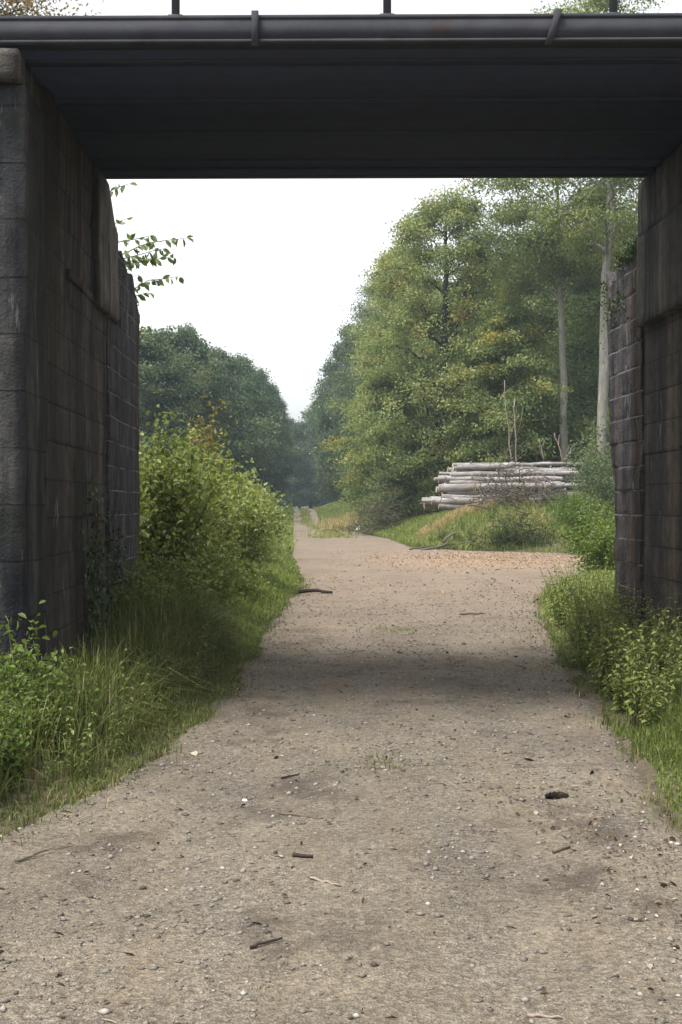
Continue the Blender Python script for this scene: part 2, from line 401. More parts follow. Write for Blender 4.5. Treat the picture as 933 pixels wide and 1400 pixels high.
def stone(name, fn, mat, parent, n=(8, 14, 40), amp=.02, seed=0):
    g = Geo(); hexa(g, fn, *n, amp=amp, seed=seed, sc=2.2 if amp < .06 else 6.5)
    o = g.build(name, mat, parent)
    import bmesh
    bm = bmesh.new(); bm.from_mesh(o.data); bmesh.ops.remove_doubles(bm, verts=bm.verts, dist=1e-4)
    bmesh.ops.recalc_face_normals(bm, faces=bm.faces)
    bm.to_mesh(o.data); bm.free()
    return o
a = empty('bridge_abutment')
tag(a, 'tall dark stained abutment with ivy, standing beside the leafy green shrubs', 'abutment')
stone('pier', blk(-7, -1.93, 8.22, 8.92, -.4, 4.55), M['stone_pier'], a, (30, 6, 50), .035, 1)
stone('capstone', blk(-7, -1.965, 8.15, 8.98, 4.555, 4.775), M['stone_pale'], a, (30, 6, 4), .018, 2)
stone('wall', blk(-6.5, -1.94, 8.93, 11.75, -.4, 4.79, course=('hi', .30, 1.9, .012, 51)), M['stone'], a, (10, 110, 210), .022, 3)
stone('upper_block', blk(-4, -1.895, 11.0, 12.25, 3.49, 4.78, top=lambda u, y: 4.78 - .35 * ss(11.55, 12.2, y)), M['stone_pale'], a, (6, 10, 12), .02, 4)
stone('ledge', blk(-4, -1.922, 9.75, 10.99, 3.49, 3.56), M['stone'], a, (6, 10, 2), .012, 6)
stone('wing_wall', blk(-4.2, -1.92, 11.76, 14.0, -.4, 4.2, top=lambda u, y: 4.34 - .27 * ss(12.3, 13.9, y) + .10 * vnoise(np.stack([u, y, u * 0], -1), 3.0, 8) - .25 * ss(13.7, 14.0, y), course=('hi', .25, .62, .014, 52)), M['stone_wing'], a, (8, 100, 190), .028, 7)
b = empty('bridge_abutment')
tag(b, 'blackened block abutment with a jagged mossy end, standing beside the log stack bank', 'abutment')
stone('pier', blk(3.40, 8.5, 8.22, 8.92, -.4, 4.55), M['stone_pier'], b, (20, 6, 40), .03, 11)
stone('capstone', blk(3.43, 8.5, 8.15, 8.98, 4.555, 4.775), M['stone_pale'], b, (20, 6, 4), .018, 12)
stone('wall', blk(3.43, 8, 8.93, 11.70, -.4, 4.79, course=('lo', .30, 1.9, .012, 53)), M['stone'], b, (10, 110, 210), .02, 13)
stone('upper_block', blk(3.335, 5, 9.6, 11.62, 3.36, 4.23), M['stone_pale'], b, (6, 20, 10), .016, 14)
stone('upper_block', blk(3.365, 5, 9.6, 11.66, 4.24, 4.785), M['stone_pale'], b, (6, 20, 7), .016, 15)
stone('wing_wall', blk(3.40, 5.8, 11.71, 13.02, -.4, 4.2, top=lambda u, y: 4.28 - .16 * ss(11.9, 12.9, y) + .13 * vnoise(np.stack([u, y, u * 0], -1), 4.0, 18) + .13 * vnoise(np.stack([u, y, u * 0], -1), 11.0, 19), endz=12.55, course=('lo', .25, .62, .016, 54)), M['stone_wing'], b, (14, 110, 260), .045, 17)

def moss(parent, u0, u1, y0, y1, zf, seed, n):
    r = np.random.default_rng(seed); u = r.uniform(u0, u1, n); y = y0 + (y1 - y0) * r.random(n); z = zf(u, y) + r.normal(size=n) * .05 - np.abs(r.normal(size=n)) * .30 * (r.random(n) < .6)
    g = Geo(); P = np.stack([U(u, y) - .03, y, z], -1); k = fbm(P, 3.5, seed) > -.08; P = P[k]; n = len(P)
    leaves(g, P, r.normal(size=(n, 3)), r.normal(size=(n, 3)) + [-.5, -.4, .6], r.uniform(.012, .035, n), r.uniform(.012, .028, n), np.clip(r.normal(.4, .22, n), 0, 1))
    g.build('moss', M['leaf_dark'], parent)
ivy_side, block_side = a, b
# railway bank behind the abutments
def build_bank(name, s, u0):
    ys = np.linspace(4.2, 15.6, 40); xs = np.linspace(0, 32, 40)
    Y, Q = np.meshgrid(ys, xs, indexing='ij')
    top = 4.7
    d = np.maximum(np.maximum(9.2 - Y, Y - 11.6), 0)
    k = ss(0, 3.2, Q)          # nothing pokes out of the masonry
    Z = np.where(d > 0, top - d * 1.15, top)
    front = ss(3.0, 5.5, Q)
    Yc = np.where((Y < 8.95) & (Q < 5.2), 8.95, Y)
    Yc = np.where((Yc > 11.7) & (Q < 2.4), 11.7, Yc)
    d = np.maximum(np.maximum(9.2 - Yc, Yc - 11.6), 0)
    Z = np.maximum(top - d * 1.15, -.3) - .12 + n2(Q, Y, .8, 44) * .08
    u = u0 + s * (Q + .25)
    o = mesh(name, np.stack([U(u, Yc), Yc, Z], -1).reshape(-1, 3), grid_faces(40, 40), M['ground'], smooth=True)
    return o
tag(build_bank('embankment', -1, -2.0), 'earth railway bank behind the ivy clad abutment', 'embankment', kind='structure')
tag(build_bank('embankment', 1, 3.5), 'earth railway bank behind the jagged block abutment', 'embankment', kind='structure')

# ------------------------------------------------------------------ bridge
br = empty('railway_bridge', (0, 8.19, 4.8), math.radians(-.62))
tag(br, 'dark steel railway bridge deck spanning the track on two abutments', 'bridge')
# coordinates relative to the empty: x along, y away from the viewer, z above the soffit
g = Geo()
box(g, -11, 12, .10, 3.20, .03, .17)
for y0 in (.30, 1.12, 1.94, 2.76):
    box(g, -11, 12, y0, y0 + .12, .022, .0285)
box(g, -11, 12, 3.04, 3.22, .012, .029)
g.build('deck', M['steel_deck'], br)
def edge_beam(y, s):
    g = Geo()
    def bx(a0, a1, z0, z1):
        lo, hi = sorted((y + s * a0, y + s * a1)); box(g, -11, 12, lo, hi, z0, z1)
    bx(-.040, .09, .176, .205)         # top flange
    bx(-.037, .03, .037, .175)            # web
    bx(-.044, .09, .014, .036)         # bottom flange
    return g.build('edge_beam', M['steel_beam'], br)
edge_beam(0.0, 1); edge_beam(3.32, -1)
for px, sl in ((350, .0), (757, -.055)):
    x = gx(px, 8.19) + .0
    g = Geo()
    v = []
    for z, dx in ((-.02, sl), (.225, -sl * .4)):
        for xx in (-.024, .024):
            for yy in (-.066, -.042): v.append((x + dx + xx, yy, z))
    g.add(v, [(0, 1, 3, 2), (4, 6, 7, 5), (0, 4, 5, 1), (2, 3, 7, 6), (0, 2, 6, 4), (1, 5, 7, 3)])
    g.build('bracket', M['steel_beam'], br)
px_posts = [-4.15, -2.66, -1.155, .322, 1.895, 3.40, 4.9, 6.4]
for x in px_posts:
    g = Geo()
    box(g, x - .028, x + .028, -.01, .002, .206, 1.3); box(g, x - .006, x + .006, .003, .05, .206, 1.3)
    box(g, x - .05, x + .05, -.03, .06, .2055, .2155)
    g.build('railing_post', M['steel_post'], br)
for z in (.75, 1.28):
    g = Geo(); tube(g, [(-9, -.03, z), (0, -.03, z), (10, -.03, z)], .022, 8); g.build('handrail', M['steel_post'], br)

# ------------------------------------------------------------------ leaves
def rand_dir(n, r=rng):
    v = r.normal(size=(n, 3)); return norm(v)
def leaves(g, c, d, nrm, L, W, tint, hi=False):
    d = norm(d); s = norm(np.cross(d, nrm)); nn = np.cross(s, d)
    L = np.broadcast_to(L, (len(c),))[:, None]; W = np.broadcast_to(W, (len(c),))[:, None]
    n = len(c)
    if not hi:
        P = np.stack([c - d * L / 2, c + s * W / 2 + nn * W * .15 - d * L * .06, c + d * L / 2 - nn * L * .12, c - s * W / 2 + nn * W * .15 - d * L * .06], 1)
        i = np.arange(n)[:, None] * 4
        f = np.concatenate([i + [0, 1, 2], i + [0, 2, 3]]); k = 4
    else:
        P = np.stack([c - d * L / 2, c + s * W * .42 + nn * W * .16 - d * L * .24, c + s * W * .46 + nn * W * .14 + d * L * .10,
                      c + d * L / 2 - nn * L * .16,
                      c - s * W * .46 + nn * W * .14 + d * L * .10, c - s * W * .42 + nn * W * .16 - d * L * .24], 1)
        i = np.arange(n)[:, None] * 6
        f = np.concatenate([i + [0, 1, 2], i + [0, 2, 3], i + [0, 3, 4], i + [0, 4, 5]]); k = 6
    g.add(P.reshape(-1, 3), f, np.repeat(tint, k))

moss(block_side, 3.36, 3.62, 11.75, 13.0, lambda u, y: 4.22 - .16 * ss(11.9, 12.9, y), 5, 9000)
moss(ivy_side, -2.1, -1.88, 12.3, 14.0, lambda u, y: 4.30 - .27 * ss(12.3, 13.9, y), 6, 1500)
def curve(p0, p1, r, sag=0.0, wig=.08, n=6):
    t = np.linspace(0, 1, n)[:, None]; d = p1 - p0; L = np.linalg.norm(d)
    w = r.normal(size=(n, 3)) * wig * L * np.sin(t * math.pi)
    P = p0 + d * t + w * .5; P[:, 2] += sag * L * np.sin(t[:, 0] * math.pi) ; return P

def make_tree(seed, H, tr, cb, cr, limbs=26, per=85, leaf=.12, flat=.35, spray=.75, bark='bark', leafm='leaf_wood', prof=.6, droop=.25,
              sub=4, extra=0, lean=0., label='', group=None, name='broadleaf_tree', tint_c=.45, yellow=0.0, sparse=0.0):
    """Tapered trunk with limbs and a crown of leaf sprays hung along the limbs."""
    r = np.random.default_rng(seed)
    root = empty(name)
    tag(root, label, 'tree', group)
    gt = Geo(); gl = Geo()
    nz = 12
    zt = np.linspace(-.4, H * .93, nz)
    wx = np.cumsum(r.normal(size=nz)) * .05 * H / 16; wy = np.cumsum(r.normal(size=nz)) * .05 * H / 16
    T = np.stack([wx - wx[0] + lean * zt, wy - wy[0], zt], -1)
    tt = np.clip(zt / H, 0, 1)
    tube(gt, T, tr * (1 - tt) ** .8 * (1 + .5 * np.exp(-np.maximum(zt, 0) * 1.6)) + .02, 10)
    def tp(z): return np.array([np.interp(z, zt, T[:, k]) for k in range(3)])
    ph = r.uniform(0, 6.28, 4)
    def env(t, az):
        base = np.sin(math.pi * np.clip(t * .90 + .09, 0, 1) ** prof) ** .6
        return cr * base * (1 + .16 * math.sin(2 * az + ph[0]) + .13 * math.sin(3 * az + ph[1] + 5 * t) + .12 * math.sin(5 * az + ph[2] - 9 * t))
    cents = []; axes = []; sizes = []
    for i in range(limbs):
        t = (i + r.uniform(0, 1)) / limbs
        az = i * 2.399963 + r.uniform(-.5, .5)
        z1 = cb + (H - cb) * t
        R = max(env(t, az), .25) * r.uniform(.72, 1.08)
        zs = max(z1 - R * r.uniform(.25, .8) * (1 - .3 * droop), cb * .55 + .4)
        zs = min(zs, H * .9)
        p0 = tp(zs); p1 = tp(min(z1, H * .93)) + np.array([math.cos(az) * R, math.sin(az) * R, 0]); p1[2] = z1 - droop * R * .25
        P = curve(p0, p1, r, .10, .07, 7)
        rr = max(tr * .42 * (1 - t) ** .7, .035)
        tube(gt, P, np.linspace(rr, .012, 7), 5)
        for q in np.linspace(.35, 1, 5):
            c = np.array([np.interp(q, np.linspace(0, 1, 7), P[:, k]) for k in range(3)])
            cents.append(c + r.normal(size=3) * .15); axes.append([math.cos(az), math.sin(az), 0]); sizes.append(.55 + .45 * q)
        for s in range(sub):
            q = r.uniform(.3, .95); c = np.array([np.interp(q, np.linspace(0, 1, 7), P[:, k]) for k in range(3)])
            a2 = az + r.uniform(.4, 1.3) * r.choice([-1, 1])
            l = R * r.uniform(.25, .55) * (1.15 - q * .6) + .3
            e = c + np.array([math.cos(a2) * l, math.sin(a2) * l, r.uniform(-.25, .55) * l - droop * l * .3])
            P2 = curve(c, e, r, .08, .08, 4); tube(gt, P2, np.linspace(rr * .45 + .006, .006, 4), 4)
            for qq in (.5, .8, 1.05):
                cents.append(c + (e - c) * qq + r.normal(size=3) * .12); axes.append([math.cos(a2), math.sin(a2), 0]); sizes.append(r.uniform(.6, 1.0))
    for s in range(extra):
        t = r.uniform(0, 1); az = r.uniform(0, 6.283); R = env(t, az) * math.sqrt(r.uniform(.2, 1)); z1 = cb + (H - cb) * t
        c0 = tp(min(z1, H * .9)); cents.append([c0[0] + math.cos(az) * R, c0[1] + math.sin(az) * R, z1]); axes.append([math.cos(az), math.sin(az), 0]); sizes.append(r.uniform(.6, 1))
    cents = np.array(cents); axes = np.array(axes); sizes = np.array(sizes)
    if sparse: 
        k = r.random(len(cents)) > sparse; cents, axes, sizes = cents[k], axes[k], sizes[k]
    m = len(cents); idx = np.repeat(np.arange(m), per)
    keep = r.random(len(idx)) < sizes[idx]; idx = idx[keep]; nL = len(idx)
    off = r.normal(size=(nL, 3)) * np.array([.5, .5, .5 * flat]) * spray * sizes[idx][:, None]
    rad = np.linalg.norm(off[:, :2], axis=1)
    off[:, 2] -= droop * rad * .8 + (off * axes[idx]).sum(1) * droop * .5
    c = cents[idx] + off
    c[:, 2] = np.maximum(c[:, 2], .25)
    d = axes[idx] * .8 + r.normal(size=(nL, 3)) * .75; d[:, 2] -= .35
    nrm = np.array([0, 0, 1.]) + r.normal(size=(nL, 3)) * .55
    ct = r.normal(size=m) * .21 + tint_c
    if yellow: ct = np.where(r.random(m) < yellow, .95, ct)
    leaves(gl, c, d, nrm, leaf * r.uniform(.7, 1.25, nL), leaf * .62 * r.uniform(.8, 1.2, nL), np.clip(ct[idx] + r.normal(size=nL) * .10, 0, 1))
    gt.build('trunk', M[bark], root, True)
    gl.build('crown', M[leafm], root)
    return root
def put(o, px, Y, rz=0., sc=1.0, dz=0., X=None):
    x = gx(px, Y) if X is None else X
    o.location = (x, Y, float(hh(x, Y)) + dz); o.rotation_euler = (0, 0, rz)
    o.scale = (sc, sc, sc) if not isinstance(sc, tuple) else sc
    return o

# right-hand wood
put(make_tree(101, 17.0, .34, 2.6, 4.5, 64, 95, .145, .6, .75, leafm='leaf_wood', bark='bark_dark', prof=.92, droop=.26, extra=190, yellow=.03, sparse=.17,
    label='tall dense beech with forked dark trunk rising behind the left end of the log stack'), 605, 62)
put(make_tree(102, 10.6, .17, 1.6, 3.0, 46, 95, .14, .45, .75, leafm='leaf_light', droop=.38, extra=30, yellow=.06, prof=.7,
    label='lower pale green hornbeam with a yellow patch, between the dense beech and bare grey trunk'), 690, 58)
put(make_tree(103, 18.6, .20, 11.0, 4.1, 30, 105, .13, .45, .95, leafm='leaf_oak', bark='bark_pale', droop=.1, sub=5, extra=50, prof=1., sparse=.10, lean=-.004,
    label='slim oak with a straight bare grey trunk standing behind the log stack'), 774, 56)
put(make_tree(104, 24, .235, 11.0, 3.8, 28, 100, .13, .35, .95, leafm='leaf_light', bark='bark_pale', droop=.2, sub=4, extra=30, prof=.9, sparse=.08, lean=.022,
    label='leaning pale barked tree right beside the jagged end of the block abutment'), 822, 50)
put(make_tree(105, 9.0, .14, 1.0, 2.6, 34, 80, .13, .4, .75, leafm='leaf_light', droop=.35, extra=20, prof=.7,
    label='small drooping pale green tree at the wood edge left of the dense beech'), 520, 66)
put(make_tree(106, 17.0, .28, 1.5, 4.3, 50, 100, .15, .6, .85, leafm='leaf_wood', prof=.85, droop=.2, extra=140, yellow=.05, sparse=.15,
    label='tall olive tree with yellowing top, next left behind the dense beech'), 555, 74)
put(make_tree(107, 19.0, .3, 1.2, 4.6, 42, 100, .17, .42, 1.2, leafm='leaf_far', prof=.85, droop=.2, extra=120,
    label='dark green tree on the right of the track, second nearest to its vanishing end'), 532, 96)
fill = make_tree(108, 15.5, .22, 1.0, 4.4, 40, 95, .175, .65, 1.1, leafm='leaf_oak', bark='bark_dark', prof=.9, droop=.2, extra=160,
    label='dark tree filling the wood behind the log stack', group='dark trees deep in the right wood')
put(fill, 660, 72)
for px, Y, s, rz in ((735, 70, 1.1, 1.), (800, 68, 1.1, 2.), (860, 62, 1.05, 3.), (585, 84, 1.05, 4.), (700, 88, 1.15, 5.), (900, 74, 1.2, .5), (790, 84, 1.2, 1.7), (640, 92, 1.1, 2.5)):
    put(copy_tree(fill), px, Y, rz, s)
under = make_tree(109, 4.6, .06, .3, 2.1, 24, 70, .11, .3, .8, leafm='leaf_wood', droop=.25, extra=30, prof=.75,
    label='bushy young tree in the understorey behind the log stack', group='understorey trees behind the log stack')
put(under, 570, 64)
for px, Y, s, rz in ((640, 61, 1., 1.), (720, 61, 1.1, 2.), (775, 62, 1.2, 3.), (835, 58, 1.15, 4.), (690, 66, 1.3, 5.), (880, 55, 1.2, .3), (545, 72, 1.1, 2.2)):
    put(copy_tree(under), px, Y, rz, s)

# far end and left wood
far = make_tree(120, 14.0, .24, .8, 4.5, 36, 75, .26, .6, 1.1, leafm='leaf_far', prof=.95, droop=.15, extra=120,
    label='hazy dark tree far off where the track meets the wood', group='far trees closing the end of the track')
put(far, 395, 172, 0, .92)
for px, Y, s, rz in ((425, 186, .95, 1.), (445, 176, 1.1, 2.), (370, 180, 1., 3.), (410, 205, .85, 4.), (470, 190, 1.1, 5.), (345, 190, 1.05, .7), (432, 215, .9, 1.9), (388, 220, .9, 2.4)):
    put(copy_tree(far), px, Y, rz, s)
for (px, Y, s, rz, lab) in (
    (482, 118, (.72, .72, 1.26), .4, 'hazy blue green tree on the right of the track just before its far end'),
    (456, 145, (.62, .62, 1.12), 1.4, 'smallest blue green tree on the right of the track, deepest in the gap')):
    o = copy_tree(far); put(o, px, Y, rz, s); tag(o, lab, 'tree', 'trees along the track')
left = make_tree(130, 13.2, .22, .8, 4.6, 44, 80, .23, .65, .95, leafm='leaf_far', droop=.15, extra=170, prof=.95, sparse=.15,
    label='round topped dark tree with a loose open crest, nearest in the left wood')
put(left, 236, 84)
for (px, Y, s, rz, lab) in (
    (196, 78, .93, 1.2, 'dark tree half hidden by the ivy clad abutment in the left wood'),
    (256, 92, (.5, .5, 1.10), 2.9, 'narrow tree whose loose top rises above the rest of the left wood'),
    (292, 96, 1.0, 2.2, 'second round dark tree in the left wood, right of the open crested one'),
    (325, 108, (.8, .8, 1.06), 3.3, 'domed tree in the middle of the left wood above the shrubs'),
    (350, 122, (.75, .75, 1.07), 4.1, 'domed tree next right of the middle one in the left wood'),
    (373, 138, (.58, .58, 1.06), 5.2, 'last tree of the left wood, beside the narrow gap of sky')):
    o = copy_tree(left); put(o, px, Y, rz, s); tag(o, lab, 'tree', 'trees of the left wood')
tag(left, None, None, 'trees of the left wood')
for (px, Y, s, rz) in ((255, 112, 1.05, .3), (300, 125, .98, 1.), (325, 140, .92, 2.), (215, 104, 1.0, 3.)):
    o = copy_tree(left); put(o, px, Y, rz, s); tag(o, 'dark tree in the second row of the left wood', 'tree', 'back row of the left wood')
o = make_tree(140, 15.9, .16, 11.2, 2.0, 18, 70, .10, .5, .8, leafm='leaf_red', droop=.15, extra=10, sub=3, sparse=.15,
    label='tall thin tree with reddish leaves showing above the bridge at its left end')
put(o, 0, 30)

# ------------------------------------------------------------------ shrubs
def make_shrub(seed, H, R, stems=14, per=34, leaf=.075, leafm='leaf_shrub', label='', group=None, name='shrub', tint_c=.45, spread=.55, spray=.28, low=.12, bark='stem_green', cl=9, cat='shrub'):
    r = np.random.default_rng(seed)
    root = empty(name); tag(root, label, cat, group)
    gs = Geo(); gl = Geo(); cents = []; dirs = []
    for i in range(stems):
        az = i * 2.4 + r.uniform(-.4, .4); k = math.sqrt((i + .5) / stems)
        p0 = np.array([math.cos(az) * R * .25 * k, math.sin(az) * R * .25 * k, -.1])
        top = H * (1.0 - .45 * k ** 2) * r.uniform(.68, 1.16)
        p1 = np.array([math.cos(az) * R * k, math.sin(az) * R * k, top])
        P = curve(p0, p1, r, .05, .05, 7); P[:, :2] -= (P[:, :2] - p0[:2]) * (.35 * np.sin(np.linspace(0, 1, 7) * math.pi))[:, None]
        tube(gs, P, np.linspace(.010 + .006 * H, .003, 7), 5)
        for q in np.linspace(low, 1.02, cl):
            c = np.array([np.interp(q, np.linspace(0, 1, 7), P[:, j]) for j in range(3)])
            a2 = r.uniform(0, 6.28); l = r.uniform(.1, .45) * R * (1.1 - q * .7)
            e = c + np.array([math.cos(a2) * l, math.sin(a2) * l, r.uniform(-.05, .35) * l])
            tube(gs, np.array([c, (c + e) / 2 + [0, 0, .03], e]), [.004, .003, .0015], 4)
            for w in (.35, .75, 1.1):
                cents.append(c + (e - c) * w); dirs.append([math.cos(a2), math.sin(a2), .1])
    cents = np.array(cents); dirs = np.array(dirs)
    idx = np.repeat(np.arange(len(cents)), np.maximum(1, (per * r.uniform(.25, 1.45, len(cents)) * np.clip(1.25 - .75 * cents[:, 2] / H, .3, 1)).astype(int))); nL = len(idx)
    c = cents[idx] + r.normal(size=(nL, 3)) * np.array([spray, spray, spray * .7]) * .6
    c[:, 2] = np.maximum(c[:, 2], .03)
    d = dirs[idx] * .7 + r.normal(size=(nL, 3)) * .8; d[:, 2] -= .3
    nrm = np.array([0, 0, 1.]) + r.normal(size=(nL, 3)) * .6
    ct = r.normal(size=len(cents)) * .13 + tint_c
    leaves(gl, c, d, nrm, leaf * r.uniform(.65, 1.3, nL), leaf * .62 * r.uniform(.8, 1.2, nL), np.clip(ct[idx] + r.normal(size=nL) * .12, 0, 1), True)
    gs.build('stem', M[bark], root, True); gl.build('foliage', M[leafm], root)
    return root
sA = make_shrub(201, 2.75, 1.05, 16, 17, .090, label='tallest yellow green shrub, close against the end of the ivy clad abutment', group='shrubs along the left verge')
put(sA, 222, 15.6)
sB = make_shrub(202, 2.3, 1.15, 16, 17, .086, tint_c=.52, label='broad bright shrub with arching stems, second along the left verge', group='shrubs along the left verge')
put(sB, 258, 18.6)
sC = make_shrub(203, 1.9, 1.1, 15, 19, .084, tint_c=.4, leafm='leaf_shrub', label='darker low shrub bulging closest to the track on the left verge', group='shrubs along the left verge')
put(sC, 304, 21.0)
for (src, px, Y, s, rz, lab) in (
    (sB, 225, 20.5, 1.12, 2., 'yellow green shrub behind the tallest one on the left verge'),
    (sA, 282, 24.0, .95, 1., 'shrub with upright shoots in the middle of the left verge row'),
    (sC, 318, 26.5, 1.10, 2.5, 'rounded shrub behind the darker low one by the track edge'),
    (sB, 298, 29.0, 1.05, 4., 'wide shrub in the back of the left verge row'),
    (sC, 326, 33.0, 1.15, .6, 'third last shrub of the left verge row toward the wood'),
    (sA, 310, 38.0, .95, 3., 'shrub set back from the track near the end of the left row'),
    (sB, 330, 42.0, 1.0, 5., 'second last shrub of the left verge row toward the wood'),
    (sC, 345, 54.0, 1.15, 1.5, 'last shrub of the left verge row, low against the dark wood'),
    (sA, 185, 23.0, 1.0, 5.5, 'shrub mostly hidden behind the ivy clad abutment')):
    o = copy_tree(src); put(o, px, Y, rz, s); tag(o, lab)
lo = make_shrub(208, .95, .60, 12, 18, .060, 'leaf_shrub', 'low leafy bush hugging the far end of the ivy clad abutment', spray=.25, tint_c=.22)
put(lo, 226, 13.4)
for px, Y, s, lab in ((268, 15.2, 1.05, 'low leafy bush between the abutment end and the tallest shrub'), (300, 17.6, .95, 'low leafy bush in front of the broad bright shrub'), (188, 12.2, .85, 'low leafy bush pressed against the ivy on the wall')):
    oo = copy_tree(lo); put(oo, px, Y, px * .1, s); tag(oo, lab, None, 'low bushes at the shrub feet')
tag(lo, None, None, 'low bushes at the shrub feet')
o = make_shrub(204, 3.1, .55, 5, 16, .085, 'leaf_red', 'slender sapling with reddish tips rising out of the left shrubs', name='sapling', spray=.22, low=.4, cat='sapling')
put(o, 283, 20.2)
o = make_shrub(205, 2.2, .7, 7, 16, .085, 'leaf_red', 'small shrub with pale reddish leaves at the far end of the left row', spray=.25, low=.3)
put(o, 352, 38.5)
spg = make_shrub(209, 2.95, .50, 6, 9, .085, 'leaf_shrub', 'tall upright sprig rising right beside the end of the ivy clad abutment', spray=.16, low=.45, tint_c=.5, cl=12)
put(spg, 210, 15.2)
for px, Y, s, lab in ((252, 17.2, .95, 'tall upright sprig sticking out of the broad bright shrub'), (306, 20.4, .80, 'upright sprig above the darker low shrub by the track edge'), (345, 27.5, .75, 'upright sprig near the right end of the shrub row')):
    oo = copy_tree(spg); put(oo, px, Y, px * .1, s); tag(oo, lab)
# right-hand shrubs by the log stack
g1 = make_shrub(206, 3.1, 1.5, 16, 26, .085, 'leaf_grey', 'grey green elder shrub growing in front of the right end of the log stack', spray=.32)
put(g1, 826, 45.5)
g2 = make_shrub(207, 1.6, 1.2, 14, 26, .08, 'leaf_weed', 'bright green bush on the bank below the log stack', spray=.3)
put(g2, 782, 43.6, 0, .8)
for (src, px, Y, s, rz, lab) in (
    (g2, 815, 37.5, 1.15, 2., 'bright green bush beside the jagged abutment, at the edge of the yard'),
    (g1, 842, 42., 1.0, 3., 'grey green shrub tucked behind the jagged abutment'),
    (g2, 690, 41.0, .45, 4., 'small low bush at the foot of the bank by the dark brushwood'),
    (g1, 862, 50., 1.4, 1., 'tall grey green shrub under the leaning pale tree')):
    o = copy_tree(src); put(o, px, Y, rz, s); tag(o, lab)
o = copy_tree(g2); put(o, 832, 24.5, 1.2, (.8, .8, .8)); tag(o, 'leafy bush just beyond the foot of the jagged abutment', 'shrub')

# branch reaching out over the left wing wall
def overhang():
    r = np.random.default_rng(31)
    root = empty('young_tree', (-4.0, 15.2, .3)); tag(root, 'young tree behind the ivy clad abutment with leafy twigs against the sky', 'tree')
    o0 = np.array([-4.0, 15.2, .3])
    gs = Geo(); gl = Geo()
    tr = np.array([[0, 0, -.3], [.05, 0, 1.5], [.25, -.1, 3.0], [.45, -.2, 4.6], [.5, -.25, 6.2]])
    tube(gs, tr, [.06, .055, .045, .03, .012], 7)
    tg = [(256, 326, 15.), (240, 352, 15.1), (246, 378, 15.), (214, 352, 14.9), (210, 322, 15.2), (204, 400, 14.8), (206, 446, 14.8), (178, 252, 15.2), (172, 300, 15.0), (190, 376, 14.7), (228, 340, 14.9)]
    for px, py, Y in tg:
        e = at(px, py, Y) - o0; k = r.uniform(.5, .75); z = e[2] - .5
        b0 = np.array([np.interp(min(z, 6), tr[:, 2], tr[:, j]) for j in range(3)])
        P = curve(b0, e, r, .06, .03, 9)
        tube(gs, P, np.linspace(.014, .003, 9), 5)
        big = px > 200
        for q in np.linspace(.5, 1.0, 16 if big else 8):
            c = np.array([np.interp(q, np.linspace(0, 1, 9), P[:, j]) for j in range(3)])
            n = 1 if r.random() < .75 else 2
            d = r.normal(size=(n, 3)) * .6 + np.array([.5, 0, -.6]); d = norm(d)
            leaves(gl, c + d * .06, d, r.normal(size=(n, 3)) + [0, -.6, .5], r.uniform(.08, .13, n), r.uniform(.050, .075, n), r.uniform(.0, .5, n), True)
    # the rest of the crown, hidden by the wall
    for i in range(26):
        z = r.uniform(2.2, 6.2); b0 = np.array([np.interp(z, tr[:, 2], tr[:, j]) for j in range(3)])
        az = r.uniform(1.6, 4.7); e = b0 + np.array([math.cos(az), math.sin(az) * .5 + .2, .3]) * r.uniform(.5, 1.1)
        P = curve(b0, e, r, .05, .04, 5); tube(gs, P, np.linspace(.01, .003, 5), 4)
        n = 30; c = P[r.integers(1, 5, n)] + r.normal(size=(n, 3)) * .12
        leaves(gl, c, r.normal(size=(n, 3)), r.normal(size=(n, 3)) + [0, 0, 1], r.uniform(.07, .12, n), r.uniform(.035, .055, n), r.uniform(.2, .7, n), True)
    gs.build('trunk', M['twig'], root, True); gl.build('crown', M['leaf_wood'], root)
overhang()

# ivy on the left wall
def ivy():
    r = np.random.default_rng(41)
    root = empty('ivy', (U(-1.9, 10.7), 10.7, .1)); tag(root, 'dark ivy creeping up the abutment wall behind the tall grass', 'ivy')
    gs = Geo(); gl = Geo(); o0 = np.array(root.location)
    for k in range(15):
        y = r.uniform(10.2, 12.3); zt = r.uniform(.7, 2.3) * (1 - .25 * abs(y - 11.0))
        n = 9; zz = np.linspace(-.1, zt, n); yy = y + np.cumsum(r.normal(size=n)) * .05
        P = np.stack([U(-1.9, yy) + r.uniform(.0, .03, n), yy, zz], -1)
        tube(gs, P - o0, np.linspace(.006, .002, n), 4)
        m = int(36 * zt); q = r.random(m) ** .9
        c = np.stack([np.interp(q, np.linspace(0, 1, n), P[:, j]) for j in range(3)], -1) + np.abs(r.normal(size=(m, 3))) * [.05, 0, 0] + r.normal(size=(m, 3)) * [.0, .09, .06]
        d = r.normal(size=(m, 3)) * .5 + [0.2, 0, -1]
        leaves(gl, c - o0, d, np.array([1, -.4, .35]) + r.normal(size=(m, 3)) * .4, r.uniform(.03, .06, m), r.uniform(.03, .055, m), np.clip(r.normal(.25, .25, m), 0, 1), True)
    gs.build('stem', M['twig_dark'], root); gl.build('foliage', M['leaf_dark'], root)
ivy()

